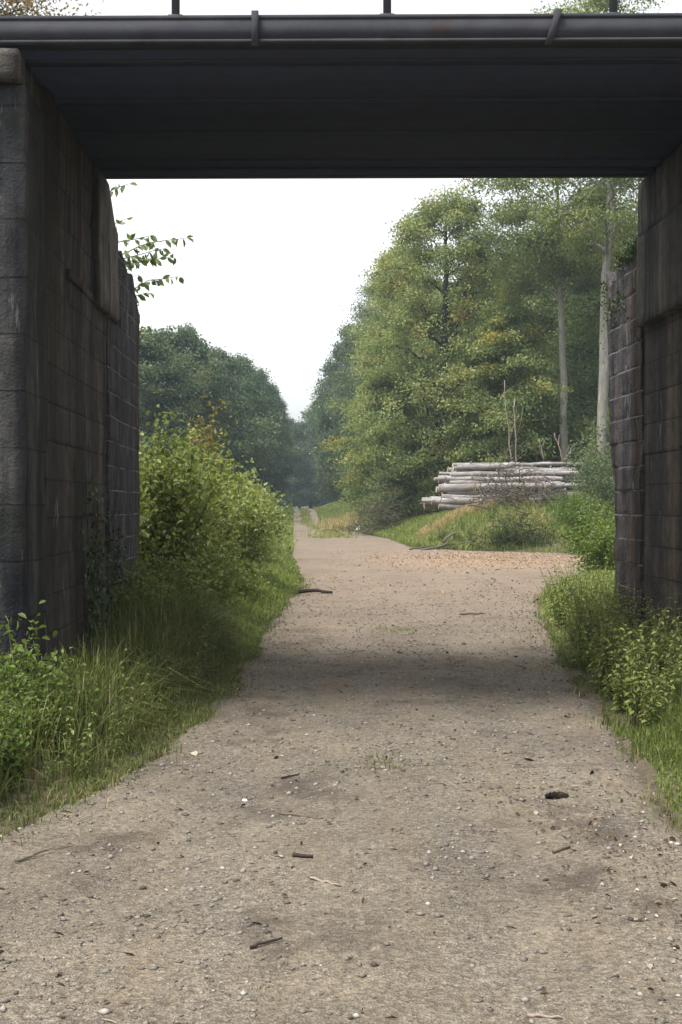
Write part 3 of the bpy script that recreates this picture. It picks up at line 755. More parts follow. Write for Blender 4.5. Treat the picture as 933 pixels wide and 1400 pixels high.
# ------------------------------------------------------------------ weeds
def make_weed(seed, H, pairs, leaf, leafm, label, group, name, stems=3, tint_c=.5):
    r = np.random.default_rng(seed); root = empty(name); tag(root, label, 'plant', group)
    gs = Geo(); gl = Geo()
    for s in range(stems):
        az = r.uniform(0, 6.28); h = H * r.uniform(.65, 1.05); ln = r.uniform(.1, .35)
        t = np.linspace(0, 1, 6)
        P = np.stack([math.cos(az) * ln * h * t ** 1.6 + r.normal() * .03, math.sin(az) * ln * h * t ** 1.6 + r.normal() * .03, -.04 + h * t], -1)
        tube(gs, P, np.linspace(.004, .0015, 6), 4)
        for i in range(pairs):
            q = .18 + .82 * (i + .5) / pairs; c = np.array([np.interp(q, t, P[:, j]) for j in range(3)])
            a = i * 1.57 + r.uniform(-.4, .4)
            sz = leaf * (1.15 - .6 * q) * r.uniform(.8, 1.2)
            for w in (0, math.pi):
                d = np.array([[math.cos(a + w), math.sin(a + w), r.uniform(-.6, .15)]])
                leaves(gl, c[None] + norm(d) * sz * .55, d, np.array([[0, 0, 1.]]) + r.normal(size=(1, 3)) * .25, sz, sz * .55, np.clip(np.array([tint_c + r.normal() * .15]), 0, 1), True)
    gs.build('stem', M['stem_green'], root); gl.build('foliage', M[leafm], root)
    return root
NL = 'green nettle growing at the foot of the ivy clad abutment'; NG = 'nettles in the left foreground verge'
nets = [make_weed(300 + i, .55 + .1 * i, 10, .062, 'leaf_weed', NL, NG, 'nettle', 4) for i in range(3)]
RL = 'leafy green weed in the clump at the foot of the block abutment'; RG = 'weeds along the right verge'
wd = [make_weed(320 + i, .5 + .12 * i, 10, .058, 'leaf_shrub', RL, RG, 'weed', 6, .45) for i in range(3)]
def scatter(protos, pts, r, s0, s1):
    for i, (x, y) in enumerate(pts):
        p = protos[i % len(protos)]
        o = p if i < len(protos) else copy_tree(p)
        s = r.uniform(s0, s1)
        o.location = (x, y, float(hh(x, y))); o.rotation_euler = (r.normal() * .06, r.normal() * .06, r.uniform(0, 6.28)); o.scale = (s, s, s * r.uniform(.85, 1.15))
r = np.random.default_rng(77)
pts = []
while len(pts) < 120:
    y = r.uniform(5.7, 8.1); x = Lf(y) - abs(r.normal()) * .5 - .30 * (1 if y < 6.6 else 1.5)
    if gx(-80, y) < x < gx(125, y): pts.append((x, y))
scatter(nets, pts, r, .55, 1.0)
pts = []
while len(pts) < 230:
    y = r.choice([r.uniform(8.2, 12.9), r.uniform(11, 17.5)]); x = Rf(y) + abs(r.normal()) * .45 + .06
    if y < 13.1 and x > U(3.33, y): continue
    if y > 13.1 and x > 4.2: continue
    pts.append((x, y))
scatter(wd, pts, r, .55, 1.25)
pts = []
while len(pts) < 60:
    y = r.uniform(6.2, 13.5); x = Lf(y) - abs(r.normal()) * .4 - .12
    if x > U(-1.8, y): pts.append((x, y))
wl = [make_weed(350 + i, .45 + .12 * i, 6, .06, 'leaf_shrub', 'small broad leaved weed among the long grass of the left verge', 'weeds among the left long grass', 'weed', 3, .35) for i in range(3)]
scatter(wl, pts, r, .4, 1.0)
pts = []
while len(pts) < 60:
    y = r.uniform(40.5, 48.5); x = Rf(y) + .4 + r.random() * 6.5
    if n2(x, y, .5, 92) > -.1: pts.append((x, y))
bk = [make_weed(370 + i, .55 + .15 * i, 8, .085, m_, 'leafy weed standing in the grass of the bank below the log stack', 'weeds on the grassy bank', 'weed', 6, .45) for i, m_ in enumerate(('leaf_shrub', 'leaf_grey', 'leaf_weed'))]
scatter(bk, pts, r, .4, 1.15)
# brambles with larger leaves in the left corner
bm_ = make_shrub(340, .72, .42, 8, 6, .062, 'leaf_weed', 'bramble with large pale leaves against the pier in the left foreground', name='bramble', spray=.2, tint_c=.32, low=.25, cl=6)
put(bm_, 18, 7.75)
for (px, Y, s, lab) in ((72, 7.85, .7, 'lower bramble beside the large leaved one by the pier'), (-36, 7.2, .8, 'bramble at the very left edge in front of the pier')):
    o = copy_tree(bm_); put(o, px, Y, 2., s); tag(o, lab)

# ------------------------------------------------------------------ grass
def blades(g, x, y, h, w, r, lean=.5, t0=.45, ts=.16, up=0.0):
    n = len(x); z = hh(x, y) - .02
    yaw = r.uniform(0, 6.283, n); d = np.stack([np.cos(yaw), np.sin(yaw), np.zeros(n)], -1)
    s = np.stack([-np.sin(yaw + r.normal(size=n) * .5), np.cos(yaw), np.zeros(n)], -1)
    b = np.stack([x, y, z], -1); ln = np.abs(r.normal(size=n)) * lean
    upv = np.array([0, 0, 1.])
    m1 = b + d * (ln * h * .16)[:, None] + upv * (h * .45)[:, None]
    m2 = b + d * (ln * h * .50)[:, None] + upv * (h * .80 * (1 - .12 * ln))[:, None]
    tip = b + d * (ln * h * 1.0)[:, None] + upv * (h * (1 - .35 * np.minimum(ln, 1.6)))[:, None]
    w = w[:, None]
    P = np.stack([b - s * w * .5, b + s * w * .5, m1 - s * w * .45, m1 + s * w * .45, m2 - s * w * .3, m2 + s * w * .3, tip], 1)
    i = np.arange(n)[:, None] * 7
    f = np.concatenate([i + [0, 1, 3], i + [0, 3, 2], i + [2, 3, 5], i + [2, 5, 4], i + [4, 5, 6]])
    g.add(P.reshape(-1, 3), f, np.repeat(np.clip(r.normal(t0, ts, n), 0, 1), 7))
r = np.random.default_rng(88)
def clump(x, y, sc, seed): return n2(x, y, sc, seed)
# long dull grass, left foreground to the end of the wing wall
g = Geo()
n = 22000; y = 5.4 + (r.random(n) ** .8) * 8.8; x = Lf(y) + .05 + .22 * n2(y * 0 + 2, y, 1.7, 68) + .10 * r.random(n) - np.abs(r.normal(size=n)) * .55 * (.55 + .45 * ss(5.4, 7.5, y))
k = (x > U(-1.9, y)) | (y < 8.1); k &= (x > gx(95, y)) | (r.random(n) < .35); k &= (clump(x, y, 1.4, 61) > -.45) & (x > -4.5)
x, y = x[k], y[k]; e = np.clip(Lf(y) - x, 0, 1)
h = (.10 + .72 * ss(0, .55, e)) * r.uniform(.5, 1.15, len(x)) * (.75 + .4 * clump(x, y, .9, 62))
blades(g, x, y, np.maximum(h, .05), r.uniform(.004, .009, len(x)), r, .75, .50, .19)
# same on the right foot
n = 6500; y = 7.0 + r.random(n) * 7; x = Rf(y) - .05 + .2 * n2(y * 0 + 4, y, 1.7, 69) + np.abs(r.normal(size=n)) * .45
k = ((x < U(3.4, y)) | (y > 13.1)) & (clump(x, y, 1.4, 63) > -.4); x, y = x[k], y[k]; e = np.clip(x - Rf(y), 0, 1)
blades(g, x, y, (.08 + .30 * ss(0, .6, e)) * r.uniform(.5, 1.2, len(x)), r.uniform(.004, .008, len(x)), r, .5, .36, .14)
n = 9000; y = 5.4 + r.random(n) ** 1.2 * 20; sd = r.random(n) < .5; q = np.abs(r.normal(size=n)) * .17 - .12
x = np.where(sd, Lf(y) + q, Rf(y) - q); k = clump(x, y, 1.9, 96) > -.05; x, y = x[k], y[k]
blades(g, x, y, .09 * r.uniform(.4, 1.4, len(x)), r.uniform(.004, .008, len(x)) * (.8 + y / 25), r, .9, .5, .2)
o = g.build('long_grass', M['grass_long']); tag(o, 'long dull green grass at the feet of both abutments', 'grass', kind='stuff')
# bright short grass: right foreground corner, left verge beyond the bridge, far strips
g = Geo()
n = 9000; y = 5.7 + r.random(n) * 2.7; x = Rf(y) - .05 + .2 * n2(y * 0 + 4, y, 1.7, 69) + np.abs(r.normal(size=n)) * .5
k = clump(x, y, 2.0, 64) > -.5; x, y = x[k], y[k]
blades(g, x, y, (.05 + .16 * ss(0, .5, x - Rf(y))) * r.uniform(.5, 1.2, len(x)), r.uniform(.005, .009, len(x)), r, .6, .42, .12)
n = 26000; y = 13 + r.random(n) ** 1.3 * 30; x = Lf(y) + .05 + .22 * n2(y * 0 + 2, y, 1.7, 68) - np.abs(r.normal(size=n)) * (.55 + .012 * y)
k = clump(x, y, .9, 65) > -.55; x, y = x[k], y[k]; e = np.clip(Lf(y) - x, 0, 2)
blades(g, x, y, (.10 + .26 * ss(0, .6, e)) * r.uniform(.5, 1.2, len(x)), r.uniform(.006, .010, len(x)) * (.7 + y / 22), r, .6, .46, .14)
n = 26000; y = 40 + r.random(n) * 95; x = Lf(y) + .1 - np.abs(r.normal(size=n)) * 1.8
blades(g, x, y, .30 * r.uniform(.5, 1.2, n), r.uniform(.025, .05, n), r, .6, .50, .13)
n = 16000; y = 62 + r.random(n) * 80; x = Rf(y) + np.abs(r.normal(size=n)) * 2.2 - .1
blades(g, x, y, .32 * r.uniform(.5, 1.2, n), r.uniform(.025, .05, n), r, .6, .50, .15)
n = 5000; y = 70 + r.random(n) * 70; x = (Lf(y) + Rf(y)) / 2 + r.normal(size=n) * .2
blades(g, x, y, .16 * r.uniform(.5, 1.2, n), r.uniform(.02, .04, n), r, .6, .62, .15)
n = 1500; y = 56 + r.random(n) * 14; x = gx(452, y) + r.normal(size=n) * .55
blades(g, x, y, .16 * r.uniform(.5, 1.2, n), r.uniform(.02, .04, n), r, .6, .7, .15)
# the bank
n = 42000; y = 40.2 + r.random(n) * 24; x = Rf(y) + .0 + r.random(n) ** 1.3 * 9
k = (clump(x, y, .5, 66) > -.5); x, y = x[k], y[k]
blades(g, x, y, .28 * r.uniform(.4, 1.3, len(x)), r.uniform(.015, .03, len(x)), r, .7, .50, .17)
n = 9000; y = 12.8 + r.random(n) * 14; x = Rf(y) - .15 * r.random(n) + np.abs(r.normal(size=n)) * 1.0
blades(g, x, y, (.10 + .2 * ss(0, .5, x - Rf(y))) * r.uniform(.4, 1.2, n), r.uniform(.007, .013, n), r, .6, .5, .15)
n = 7000; y = 24 + r.random(n) * 16; x = Rf(y) + .1 + np.abs(r.normal(size=n)) * 1.2
blades(g, x, y, .25 * r.uniform(.4, 1.2, n), r.uniform(.01, .02, n), r, .6, .45, .15)
o = g.build('grass', M['grass']); tag(o, 'short bright grass on the verges, the far strip and the bank', 'grass', kind='stuff')
g = Geo()
n = 9000; y = 41 + r.random(n) * 8; x = Rf(y) + .3 + r.random(n) * 5; k = clump(x, y, .45, 95) > .05; x, y = x[k], y[k]
blades(g, x, y, .30 * r.uniform(.4, 1.2, len(x)), r.uniform(.012, .022, len(x)), r, .7, .42, .2)
n = 9000; y = 47.2 + r.random(n) * 2.4; x = 3.3 + r.random(n) ** 1.2 * 4.4
blades(g, x, y, .42 * r.uniform(.4, 1.2, n), r.uniform(.012, .022, n), r, .6, .68, .2)
n = 2500; y = 66 + r.random(n) * 14; x = gx(468, y) + r.normal(size=n) * .6
blades(g, x, y, .6 * r.uniform(.4, 1.2, n), r.uniform(.015, .03, n), r, .5, .62, .2)
o = g.build('dry_grass', M['grass_dry']); tag(o, 'tan dry grass in front of the log stack', 'grass', kind='stuff')
# tufts growing in the track itself
tl = [(527, 1045, 170, .055, 'sparse green tuft in the middle of the track, nearest of the three'),
      (548, 862, 170, .08, 'sparse tuft in the track beyond the bridge shade'),
      (500, 1128, 40, .03, 'tiny flat green sprig in the nearest part of the track')]
for px, py, n, h, lab in tl:
    Y = EYE * F / (py - HZ); x0 = gx(px, Y); g = Geo()
    blades(g, x0 + r.normal(size=n) * .13 * (Y / 8), Y + r.normal(size=n) * .14, h * r.uniform(.5, 1.2, n), r.uniform(.005, .009, n), r, .9, .35, .12)
    tag(g.build('grass_tuft', M['grass']), lab, 'grass tuft', 'grass tufts in the track', 'stuff')

# ------------------------------------------------------------------ stones, litter, chips
r = np.random.default_rng(99)
def gravel():
    g = Geo(); n = 48000
    y = 2.9 + r.random(n) ** 1.9 * 26; x = Lf(y) + (np.minimum(Rf(y), 5) - Lf(y)) * r.random(n)
    k = (n2(x * 1.6, y * .7, 1.1, 71, 3) > r.normal(size=n) * .35 - .02) & (r.random(n) > ss(11, 28, y)); x, y = x[k], y[k]; n = len(x)
    s = np.exp(r.normal(size=n) * .6) * .0036 * (.85 + y / 12); s = np.clip(s, .0024, .017)
    z = path_z(x, y) + s * .15
    base = np.array([[1, 0, 0], [-1, 0, 0], [0, 1, 0], [0, -1, 0], [0, 0, .6], [0, 0, -.6]], float)
    P = base[None] * r.uniform(.6, 1.4, (n, 6, 1)) * s[:, None, None]
    a = r.uniform(0, 6.28, n); ca, sa = np.cos(a)[:, None], np.sin(a)[:, None]
    Q = P.copy(); Q[..., 0] = P[..., 0] * ca * 1.3 - P[..., 1] * sa; Q[..., 1] = P[..., 0] * sa * 1.3 + P[..., 1] * ca
    Q += np.stack([x, y, z], -1)[:, None]
    i = np.arange(n)[:, None] * 6
    f = np.concatenate([i + list(t) for t in ((0, 2, 4), (2, 1, 4), (1, 3, 4), (3, 0, 4), (2, 0, 5), (1, 2, 5), (3, 1, 5), (0, 3, 5))])
    g.add(Q.reshape(-1, 3), f, np.repeat(np.clip(r.normal(.5, .19, n), 0, 1), 6))
    tag(g.build('gravel', M['pebble']), 'loose grey and tan gravel scattered over the track', 'gravel', kind='stuff')
gravel()
def litter():
    g = Geo(); n = 4600
    y = 3.2 + r.random(n) ** 1.4 * 22; w = Rf(y) - Lf(y)
    q = r.random(n); edge = r.random(n) < .55
    x = np.where(edge, np.where(r.random(n) < .45, Lf(y) + np.abs(r.normal(size=n)) * .22 - .05, np.minimum(Rf(y), 3.2) - np.abs(r.normal(size=n)) * .35 + .08), Lf(y) + w * q)
    z = path_z(x, y) + .010
    d = r.normal(size=(n, 3)) * [1, 1, .25]
    nr = np.array([0, 0, 1.]) + r.normal(size=(n, 3)) * .5
    L = np.exp(r.normal(size=n) * .5) * .0125 * (.8 + y / 30)
    leaves(g, np.stack([x, y, z], -1), d, nr, L, L * r.uniform(.4, .9, n), np.clip(r.normal(.5, .27, n), 0, 1), True)
    n = 260; y = 3.2 + r.random(n) ** 1.4 * 20; x = Lf(y) + (np.minimum(Rf(y), 4) - Lf(y)) * r.random(n); z = path_z(x, y) + .008
    a = r.normal(size=n) * .7; d = np.stack([np.cos(a), np.sin(a), r.normal(size=n) * .08], -1)
    L = r.uniform(.02, .07, n); leaves(g, np.stack([x, y, z], -1), d, np.array([0, 0, 1.]) + r.normal(size=(n, 3)) * .3, L,   .0045 * (.8 + y / 14), np.clip(r.normal(.55, .25, n), 0, 1), True)
    n = 900; y = 3.3 + r.random(n) * 3.4; x = 1.55 - .06 * (y - 3.3) + r.normal(size=n) * .26; k = inside(x, y) > .0; x, y = x[k], y[k]; n = len(x); z = path_z(x, y) + .008
    L = np.exp(r.normal(size=n) * .5) * .013
    leaves(g, np.stack([x, y, z], -1), r.normal(size=(n, 3)) * [1, 1, .25], np.array([0, 0, 1.]) + r.normal(size=(n, 3)) * .5, L, L * r.uniform(.4, .9, n), np.clip(r.normal(.55, .3, n), 0, 1), True)
    tag(g.build('leaf_litter', M['dead_leaf']), 'brown fallen leaves and bits of twig strewn on the track', 'leaf litter', kind='stuff')
litter()
def chips():
    g = Geo(); n = 24000
    y = 22 + r.random(n) * 18.5; x = -.5 + r.random(n) * 10
    m = np.exp(-((x - 4.6) / 3.0) ** 2 - ((y - 34) / 4.6) ** 2) + .22 * n2(x, y, .7, 73) + .25 * np.exp(-((x + .3) / .6) ** 2 - ((y - 25) / 2.5) ** 2)
    k = (m > r.random(n) * .8) & (inside(x, y) > .05); x, y = x[k], y[k]; n = len(x)
    z = path_z(x, y) + .012
    d = r.normal(size=(n, 3)) * [1, 1, .3]; L = r.uniform(.02, .075, n)
    leaves(g, np.stack([x, y, z], -1), d, np.array([0, 0, 1.]) + r.normal(size=(n, 3)) * .35, L, L * r.uniform(.3, .8, n), np.clip(r.normal(.5, .2, n), 0, 1))
    tag(g.build('wood_chips', M['chips']), 'orange wood chips and sawdust spread below the log stack', 'wood chips', kind='stuff')
chips()

# ------------------------------------------------------------------ logs
def make_log(L, R, seed, loc, yaw, pitch, label):
    r = np.random.default_rng(seed)
    root = empty('log', loc, yaw); root.rotation_euler = (r.uniform(0, 6.28), pitch, yaw); root.rotation_mode = 'XYZ'
    tag(root, label, 'log', 'logs in the roadside stack')
    n = 10; x = np.linspace(0, L, n)
    P = np.stack([x, np.cumsum(r.normal(size=n)) * .022, np.cumsum(r.normal(size=n)) * .022], -1)
    g = Geo(); rad = R * np.linspace(1.08, .85, n) * (1 + r.normal(size=n) * .025)
    tube(g, P, rad, 12)
    for k in range(3):
        q = r.integers(2, n - 1); a = r.uniform(0, 6.28); d = np.array([.3, math.cos(a), math.sin(a)])
        tube(g, np.array([P[q], P[q] + d * (R + .05), P[q] + d * (R + .10)]), [.04, .03, .02], 6, cap=True)
    g.build('bark', M['log_bark'], root, True)
    for e, s in ((0, -1), (n - 1, 1)):
        a = np.arange(12) * math.pi / 6; c = P[e] + [s * .004, 0, 0]
        ring = c + rad[e] * .97 * np.stack([np.zeros(12), np.cos(a), np.sin(a)], -1)
        g = Geo(); V = np.concatenate([[c], ring])
        g.add(V, [(0, 1 + k, 1 + (k + 1) % 12) if s > 0 else (0, 1 + (k + 1) % 12, 1 + k) for k in range(12)])
        g.build('cut_end', M['cut_wood'], root)
    return root
r = np.random.default_rng(123)
zb = float(hh(6.5, 50.0))
GEN = 'pale bark log lying inside the roadside stack'
# row: height, list of (depth, left end pixel, length, radius)
rows = [(.08, 8), (.27, 8), (.46, 8), (.66, 7), (.86, 7), (1.06, 6), (1.25, 6), (1.43, 5), (1.60, 4), (1.76, 3)]
ends = {0: 600, 1: 590, 2: 606, 3: 612, 4: 600, 5: 615, 6: 609, 7: 616, 8: 620, 9: 625}
sp = {(1, 0): 'thick log sticking out furthest at the lower left of the stack',
      (4, 0): 'thick pale log with a broad cut end halfway up the front of the stack',
      (8, 0): 'long straight log along the front of the stack just below the top',
      (9, 0): 'short thick log lying on the top left of the stack',
      (9, 1): 'long grey log at the very top back of the stack',
      (0, 0): 'bottom front log of the stack resting in the dry grass'}
seed = 500
for i, (z, cnt) in enumerate(rows):
    for j in range(cnt):
        seed += 1
        Y = 49.0 + .10 * i + .30 * j + r.normal() * .05
        px = ends[i] + (0 if j == 0 else r.normal() * 9)
        R = r.choice([.07, .09, .11, .12, .15]) if j else (.165 if i in (1, 4) else r.choice([.09, .11, .13]))
        L = r.uniform(4.6, 6.2)
        if (i, j) == (9, 0): L, R = 2.4, .15
        make_log(L, R, seed, (gx(px, Y), Y, zb + z + r.normal() * .045), r.normal() * .06, r.normal() * .028, sp.get((i, j), GEN))

# ------------------------------------------------------------------ dead wood
def stick(name, P, R, mat, label, cat='stick', group=None, side=0, seed=0):
    r = np.random.default_rng(seed); P = np.asarray(P, float)
    g = Geo(); n = 8; t = np.linspace(0, 1, n); tt = np.linspace(0, 1, len(P))
    Q = np.stack([np.interp(t, tt, P[:, k]) for k in range(3)], -1); L = np.linalg.norm(P[-1] - P[0])
    Q[1:-1] += r.normal(size=(n - 2, 3)) * L * .014
    tube(g, Q, R * np.linspace(1, .6, n), 7, cap=True)
    for k in range(side):
        q = r.integers(2, n - 1); d = norm(Q[-1] - Q[0]) + r.normal(size=3) * .7; e = Q[q] + d * L * r.uniform(.12, .3)
        tube(g, np.array([Q[q], (Q[q] + e) / 2 + r.normal(size=3) * L * .02, e]), R * np.array([.55, .4, .2]), 5, cap=True)
    o = g.build(name, mat, None, True)
    c = Q.mean(0); o.data.transform(__import__('mathutils').Matrix.Translation(-Vector(c))); o.location = c
    return tag(o, label, cat, group)
def gp(px, py, dz=.0):
    Y = EYE * F / (py - HZ)
    for _ in range(6):
        x = gx(px, Y); z = float(path_z(x, Y)); Y = (EYE - z) * F / (py - HZ)
    return np.array([gx(px, Y), Y, float(path_z(gx(px, Y), Y)) + dz])
SG = 'sticks lying on the track'
stick('stick', [gp(408, 812, .04), gp(432, 811, .05), gp(454, 813, .04)], .040, M['twig_dark'], 'thick dark stick lying across the track beyond the bridge', group=SG, seed=1)
stick('stick', [gp(342, 1299, .007), gp(386, 1287, .009)], .0065, M['twig_dark'], 'straight dark stick in the nearest part of the track', group=SG, seed=2)
stick('stick', [gp(401, 1172, .008), gp(428, 1174, .008)], .011, M['twig_dark'], 'short dark bark piece beside the small stone, mid track', group=SG, seed=3)
stick('stick', [gp(424, 1203, .006), gp(466, 1214, .007)], .006, M['dead_wood'], 'thin tan twig pointing right in the nearer track', group=SG, seed=4)
stick('stick', [gp(382, 1114, .006), gp(441, 1121, .006)], .005, M['twig'], 'thin brown twig lying left of the track centre', group=SG, seed=5)
stick('stick', [gp(722, 1392, .006), gp(770, 1396, .006)], .006, M['dead_wood'], 'pale twig at the bottom edge, right of centre', group=SG, seed=6)
stick('stick', [gp(757, 1168, .008), gp(780, 1160, .009)], .008, M['twig'], 'short brown twig on the right wheel line', group=SG, seed=7)
stick('stick', [gp(630, 841, .02), gp(662, 841, .02)], .018, M['twig'], 'brown stick lying across the track right of centre beyond the bridge', group=SG, seed=8)
stick('stick', [gp(20, 1182, .012), gp(70, 1166, .014)], .006, M['twig'], 'bent twig among dead leaves at the left edge of the track', group=SG, seed=9, side=2)
stick('stick', [gp(385, 1066, .008), gp(410, 1060, .008)], .007, M['twig_dark'], 'small dark twig in the edge of the bridge shade', group=SG, seed=10)
# dark cone-like clod
def clod():
    r = np.random.default_rng(5); g = Geo(); c = gp(762, 1092, .012)
    n = 260; d = rand_dir(n, r); p = d * [.062, .022, .02]
    leaves(g, p, d + [.4, 0, 0], d, r.uniform(.012, .022, n), r.uniform(.010, .016, n), np.clip(r.normal(.12, .12, n), 0, 1), True)
    tube(g2_ := Geo(), np.array([[-.055, 0, 0], [-.03, 0, 0], [0, 0, 0], [.035, 0, 0], [.058, 0, 0]]), [.006, .017, .020, .016, .005], 8)
    root = empty('fir_cone', c, .1); tag(root, 'dark brown cone lying on the right half of the track', 'cone')
    g.build('scales', M['dead_leaf'], root); g2_.build('core', M['twig_dark'], root)
clod()
def rock(px, py, s, label, mat='white', name='stone'):
    r = np.random.default_rng(int(px)); c = gp(px, py, s * .3)
    g = Geo(); a, b = np.meshgrid(np.linspace(0, math.pi, 7), np.arange(10) * math.pi / 5, indexing='ij')
    P = np.stack([np.sin(a) * np.cos(b) * 1.2, np.sin(a) * np.sin(b), np.cos(a) * .6], -1).reshape(-1, 3)
    P = P * (1 + .28 * vnoise(P, 1.7, int(px)))[:, None] * s
    i = np.arange(6)[:, None] * 10; j = np.arange(10)[None]; j2 = (j + 1) % 10
    g.add(P, np.stack([i + j, i + 10 + j, i + 10 + j2, i + j2], -1).reshape(-1, 4), .5)
    o = g.build(name, M[mat]); o.location = c; tag(o, label, name, 'stones on the track')
rock(335, 1096, .012, 'small white stone left of the track centre, nearest of the white ones')
rock(488, 1012, .016, 'small pale stone in the shade under the bridge', 'pebble')
rock(560, 1332, .006, 'tiny pale stone at the bottom of the track', 'pebble')
rock(100, 1235, .011, 'pale stone at the left of the nearer track', 'pebble')
rock(173, 1044, .018, 'pale stone at the edge of the left verge', 'pebble')
def scrap():
    Y = 66.; x = gx(491, Y); r = np.random.default_rng(3); g = Geo()
    xs, ys = np.meshgrid(np.linspace(-.22, .22, 9), np.linspace(-.2, .2, 8), indexing='ij')
    P = np.stack([xs, ys, .20 * np.exp(-(xs / .16) ** 2 - (ys / .16) ** 2) * 1.4 + .06 * r.random(xs.shape)], -1).reshape(-1, 3)
    g.add(P, grid_faces(9, 8)); o = g.build('litter_bag', M['white']); o.location = (x, Y, float(hh(x, Y)) + .03)
    tag(o, 'small crumpled white bag lying at the grass edge far down the track', 'litter')
scrap()
BG = 'cut branches at the foot of the bank'
for k, (p0, p1, R, lab) in enumerate((
    ((574, 752), (650, 740), .05, 'longest cut branch lying along the foot of the bank'),
    ((618, 750), (655, 742), .04, 'shorter cut branch nestled against the longest one'),
    ((560, 751), (600, 748), .035, 'cut branch at the left end of the bank foot'),
    ((606, 741), (622, 729), .05, 'stubby upright branch poking from the bank foot'),
    ((640, 690), (688, 702), .035, 'bare branch sloping down the grassy bank from the stack'),
    ((665, 758), (690, 748), .05, 'broken branch at the foot of the dark brushwood'))):
    Y = 41.5 if p0[1] > 720 else 46.5
    stick('branch', [at(*p0, Y), at((p0[0] + p1[0]) / 2, (p0[1] + p1[1]) / 2 - 2, Y + .1), at(*p1, Y + .3)], R, M['twig'], lab, 'branch', BG, 2, 40 + k)
def heap(name, px, Y, w, dpt, h, n, mat, label, seed, R=.018, leafm=None, lev=0):
    r = np.random.default_rng(seed); x0 = gx(px, Y); root = empty(name, (x0, Y, float(hh(x0, Y)))); tag(root, label, 'brushwood')
    g = Geo()
    for k in range(n):
        c = np.array([r.normal() * w * .36, r.normal() * dpt * .4, abs(r.normal()) * h * .35])
        c[2] *= math.exp(-(c[0] / w) ** 2 * 2)
        d = r.normal(size=3) * [1, .7, .55]; d = d / np.linalg.norm(d); L = r.uniform(.25, .8) * w * .6
        P = curve(c - d * L / 2, c + d * L / 2, r, .1, .10, 5); P[:, 2] = np.maximum(P[:, 2], -.05)
        tube(g, P, np.linspace(R, R * .3, 5) * r.uniform(.5, 1.3), 5)
    tag(g.build('twigs', M[mat], root, True), kind='stuff')
    if leafm:
        gl = Geo(); c = np.stack([r.normal(size=lev) * w * .4, r.normal(size=lev) * dpt * .4, np.abs(r.normal(size=lev)) * h * .45], -1); c[:, 2] *= np.exp(-(c[:, 0] / w) ** 2 * 1.5)
        leaves(gl, c, r.normal(size=(lev, 3)), r.normal(size=(lev, 3)) + [0, 0, .8], r.uniform(.06, .13, lev), r.uniform(.03, .06, lev), np.clip(r.normal(.4, .2, lev), 0, 1))
        gl.build('withered_leaves', M[leafm], root)
    return root
heap('brush_heap', 708, 47.7, 2.9, 1.0, 2.6, 270, 'twig', 'tangle of dead brown branches leaning on the front of the log stack', 61, .022)
heap('brush_heap', 708, 40.6, 1.7, .9, 1.7, 170, 'twig_dark', 'dark brushwood with withered leaves at the foot of the bank by the yard', 62, .014, 'leaf_dark', 1500)
heap('brush_heap', 522, 61, 2.3, 1.2, 3.6, 210, 'twig', 'grey heap of dead branches beside the far grass strip', 63, .026, 'leaf_grey', 2200)
for k, (a0, a1, R, lab) in enumerate((
    ((700, 640), (690, 520), .03, 'thin bare sapling stem rising behind the log stack, leftmost of the pair'),
    ((706, 640), (704, 545), .035, 'thin bare sapling stem rising behind the log stack, rightmost of the pair'),
    ((772, 634), (758, 592), .035, 'pale stick poking up left from the right end of the stack'),
    ((770, 632), (786, 606), .03, 'pale stick poking up right from the right end of the stack'),
    ((744, 630), (737, 600), .03, 'short pale stick standing up from the stack top'))):
    Y = 51.3
    stick('pole', [at(*a0, Y), at(*a1, Y)], R, M['dead_wood'], lab, 'stick', 'bare stems by the log stack', 1, 70 + k)
# thin twigs hanging over the front of the stack
for k in range(26):
    px = r.uniform(612, 760); Y = 48.75
    a0 = at(px, r.uniform(632, 660), Y); a1 = at(px + r.normal() * 18, r.uniform(668, 692), Y - .2)
    stick('twig', [a0, (a0 + a1) / 2 + [r.normal() * .1, -.05, .0], a1], .016, M['dead_wood'], 'thin bare twig hanging down the front of the log stack', 'twig', 'twigs hanging on the stack front', 2, 90 + k)

# ------------------------------------------------------------------ air
def haze():
    m, nt, out = new_mat('haze'); n = N(nt)
    v = n('VolumePrincipled', {'Color': (.74, .92, 1.0, 1), 'Density': HAZE, 'Anisotropy': .2})
    link(nt, v.outputs[0], out.inputs['Volume'])
    g = Geo(); box(g, -430, 430, -70, 510, -2.5, 30)
    o = g.build('haze', m); tag(o, 'thin pale summer haze over the whole place', 'haze', kind='stuff')
HAZE = .00060
haze()

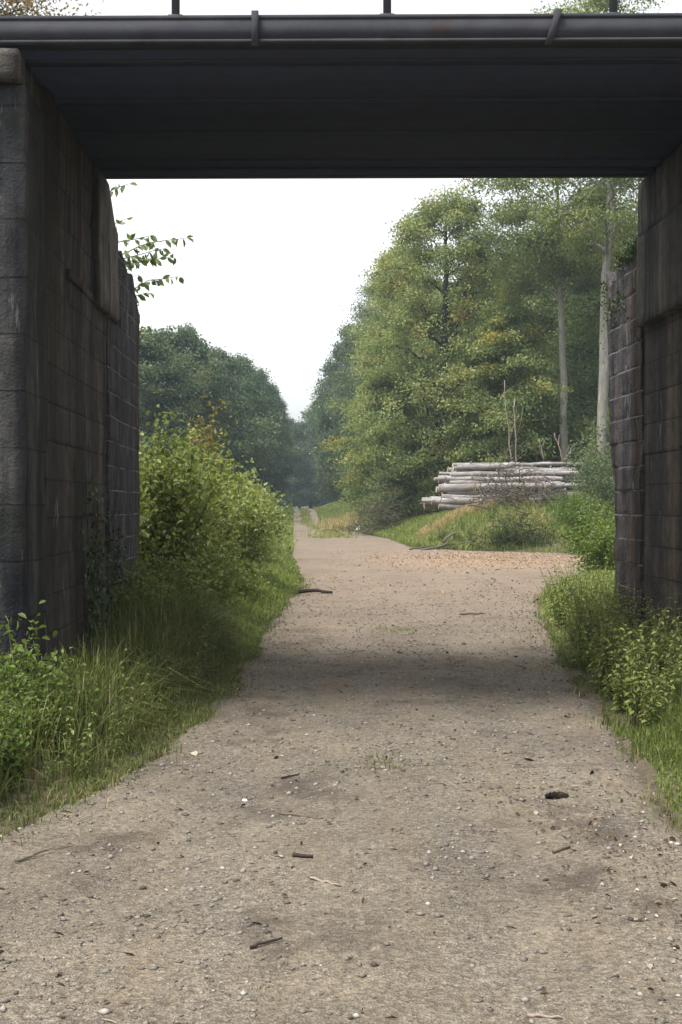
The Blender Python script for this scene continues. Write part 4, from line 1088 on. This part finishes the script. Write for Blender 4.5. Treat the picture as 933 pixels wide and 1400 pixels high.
# ------------------------------------------------------------------ light and camera
sc = bpy.context.scene
SUN_EL, SUN_AZ = math.radians(66), math.radians(-125)     # azimuth from +Y clockwise: the sun stands left and a little behind
w = bpy.data.worlds.new('World'); sc.world = w; w.use_nodes = True
nt = w.node_tree; nt.nodes.clear(); n = N(nt)
sky = n('TexSky', sky_type='NISHITA', sun_disc=False, sun_elevation=SUN_EL, sun_rotation=SUN_AZ, dust_density=4.0, air_density=1.0, ozone_density=1.0, altitude=100)
hs = n('HueSaturation', {'Saturation': .14, 'Color': sky.outputs[0]})
bg = n('Background', {'Color': hs.outputs[0], 'Strength': .098})
out = n('OutputWorld'); link(nt, bg.outputs[0], out.inputs[0])
sl = bpy.data.lights.new('Sun', 'SUN'); sl.energy = 1.5; sl.angle = math.radians(20); sl.color = (1, .96, .9)
so = bpy.data.objects.new('Sun', sl); C.objects.link(so)
dirv = Vector((math.sin(SUN_AZ) * math.cos(SUN_EL), math.cos(SUN_AZ) * math.cos(SUN_EL), math.sin(SUN_EL)))
so.rotation_euler = dirv.to_track_quat('Z', 'Y').to_euler(); so.location = (0, 0, 40)
cam = bpy.data.cameras.new('Camera'); co = bpy.data.objects.new('Camera', cam); C.objects.link(co)
cam.sensor_fit = 'VERTICAL'; cam.sensor_height = 36; cam.lens = 36 * F / 1400
cam.clip_start = .05; cam.clip_end = 2000
co.location = (0, 0, EYE); co.rotation_euler = (math.radians(90) - math.atan(10 / F), 0, 0)
sc.camera = co
vs = sc.view_settings; vs.view_transform = 'Standard'; vs.look = 'None'; vs.gamma = 1; vs.use_curve_mapping = False
vs.exposure = 1.85
sc.render.engine = 'CYCLES'
cy = sc.cycles; cy.max_bounces = 7; cy.diffuse_bounces = 4; cy.glossy_bounces = 2; cy.transmission_bounces = 4; cy.volume_bounces = 0
cy.caustics_reflective = False; cy.caustics_refractive = False
cy.use_denoising = True
try: cy.denoiser = 'OPENIMAGEDENOISE'; cy.denoising_input_passes = 'RGB_ALBEDO_NORMAL'
except Exception: pass
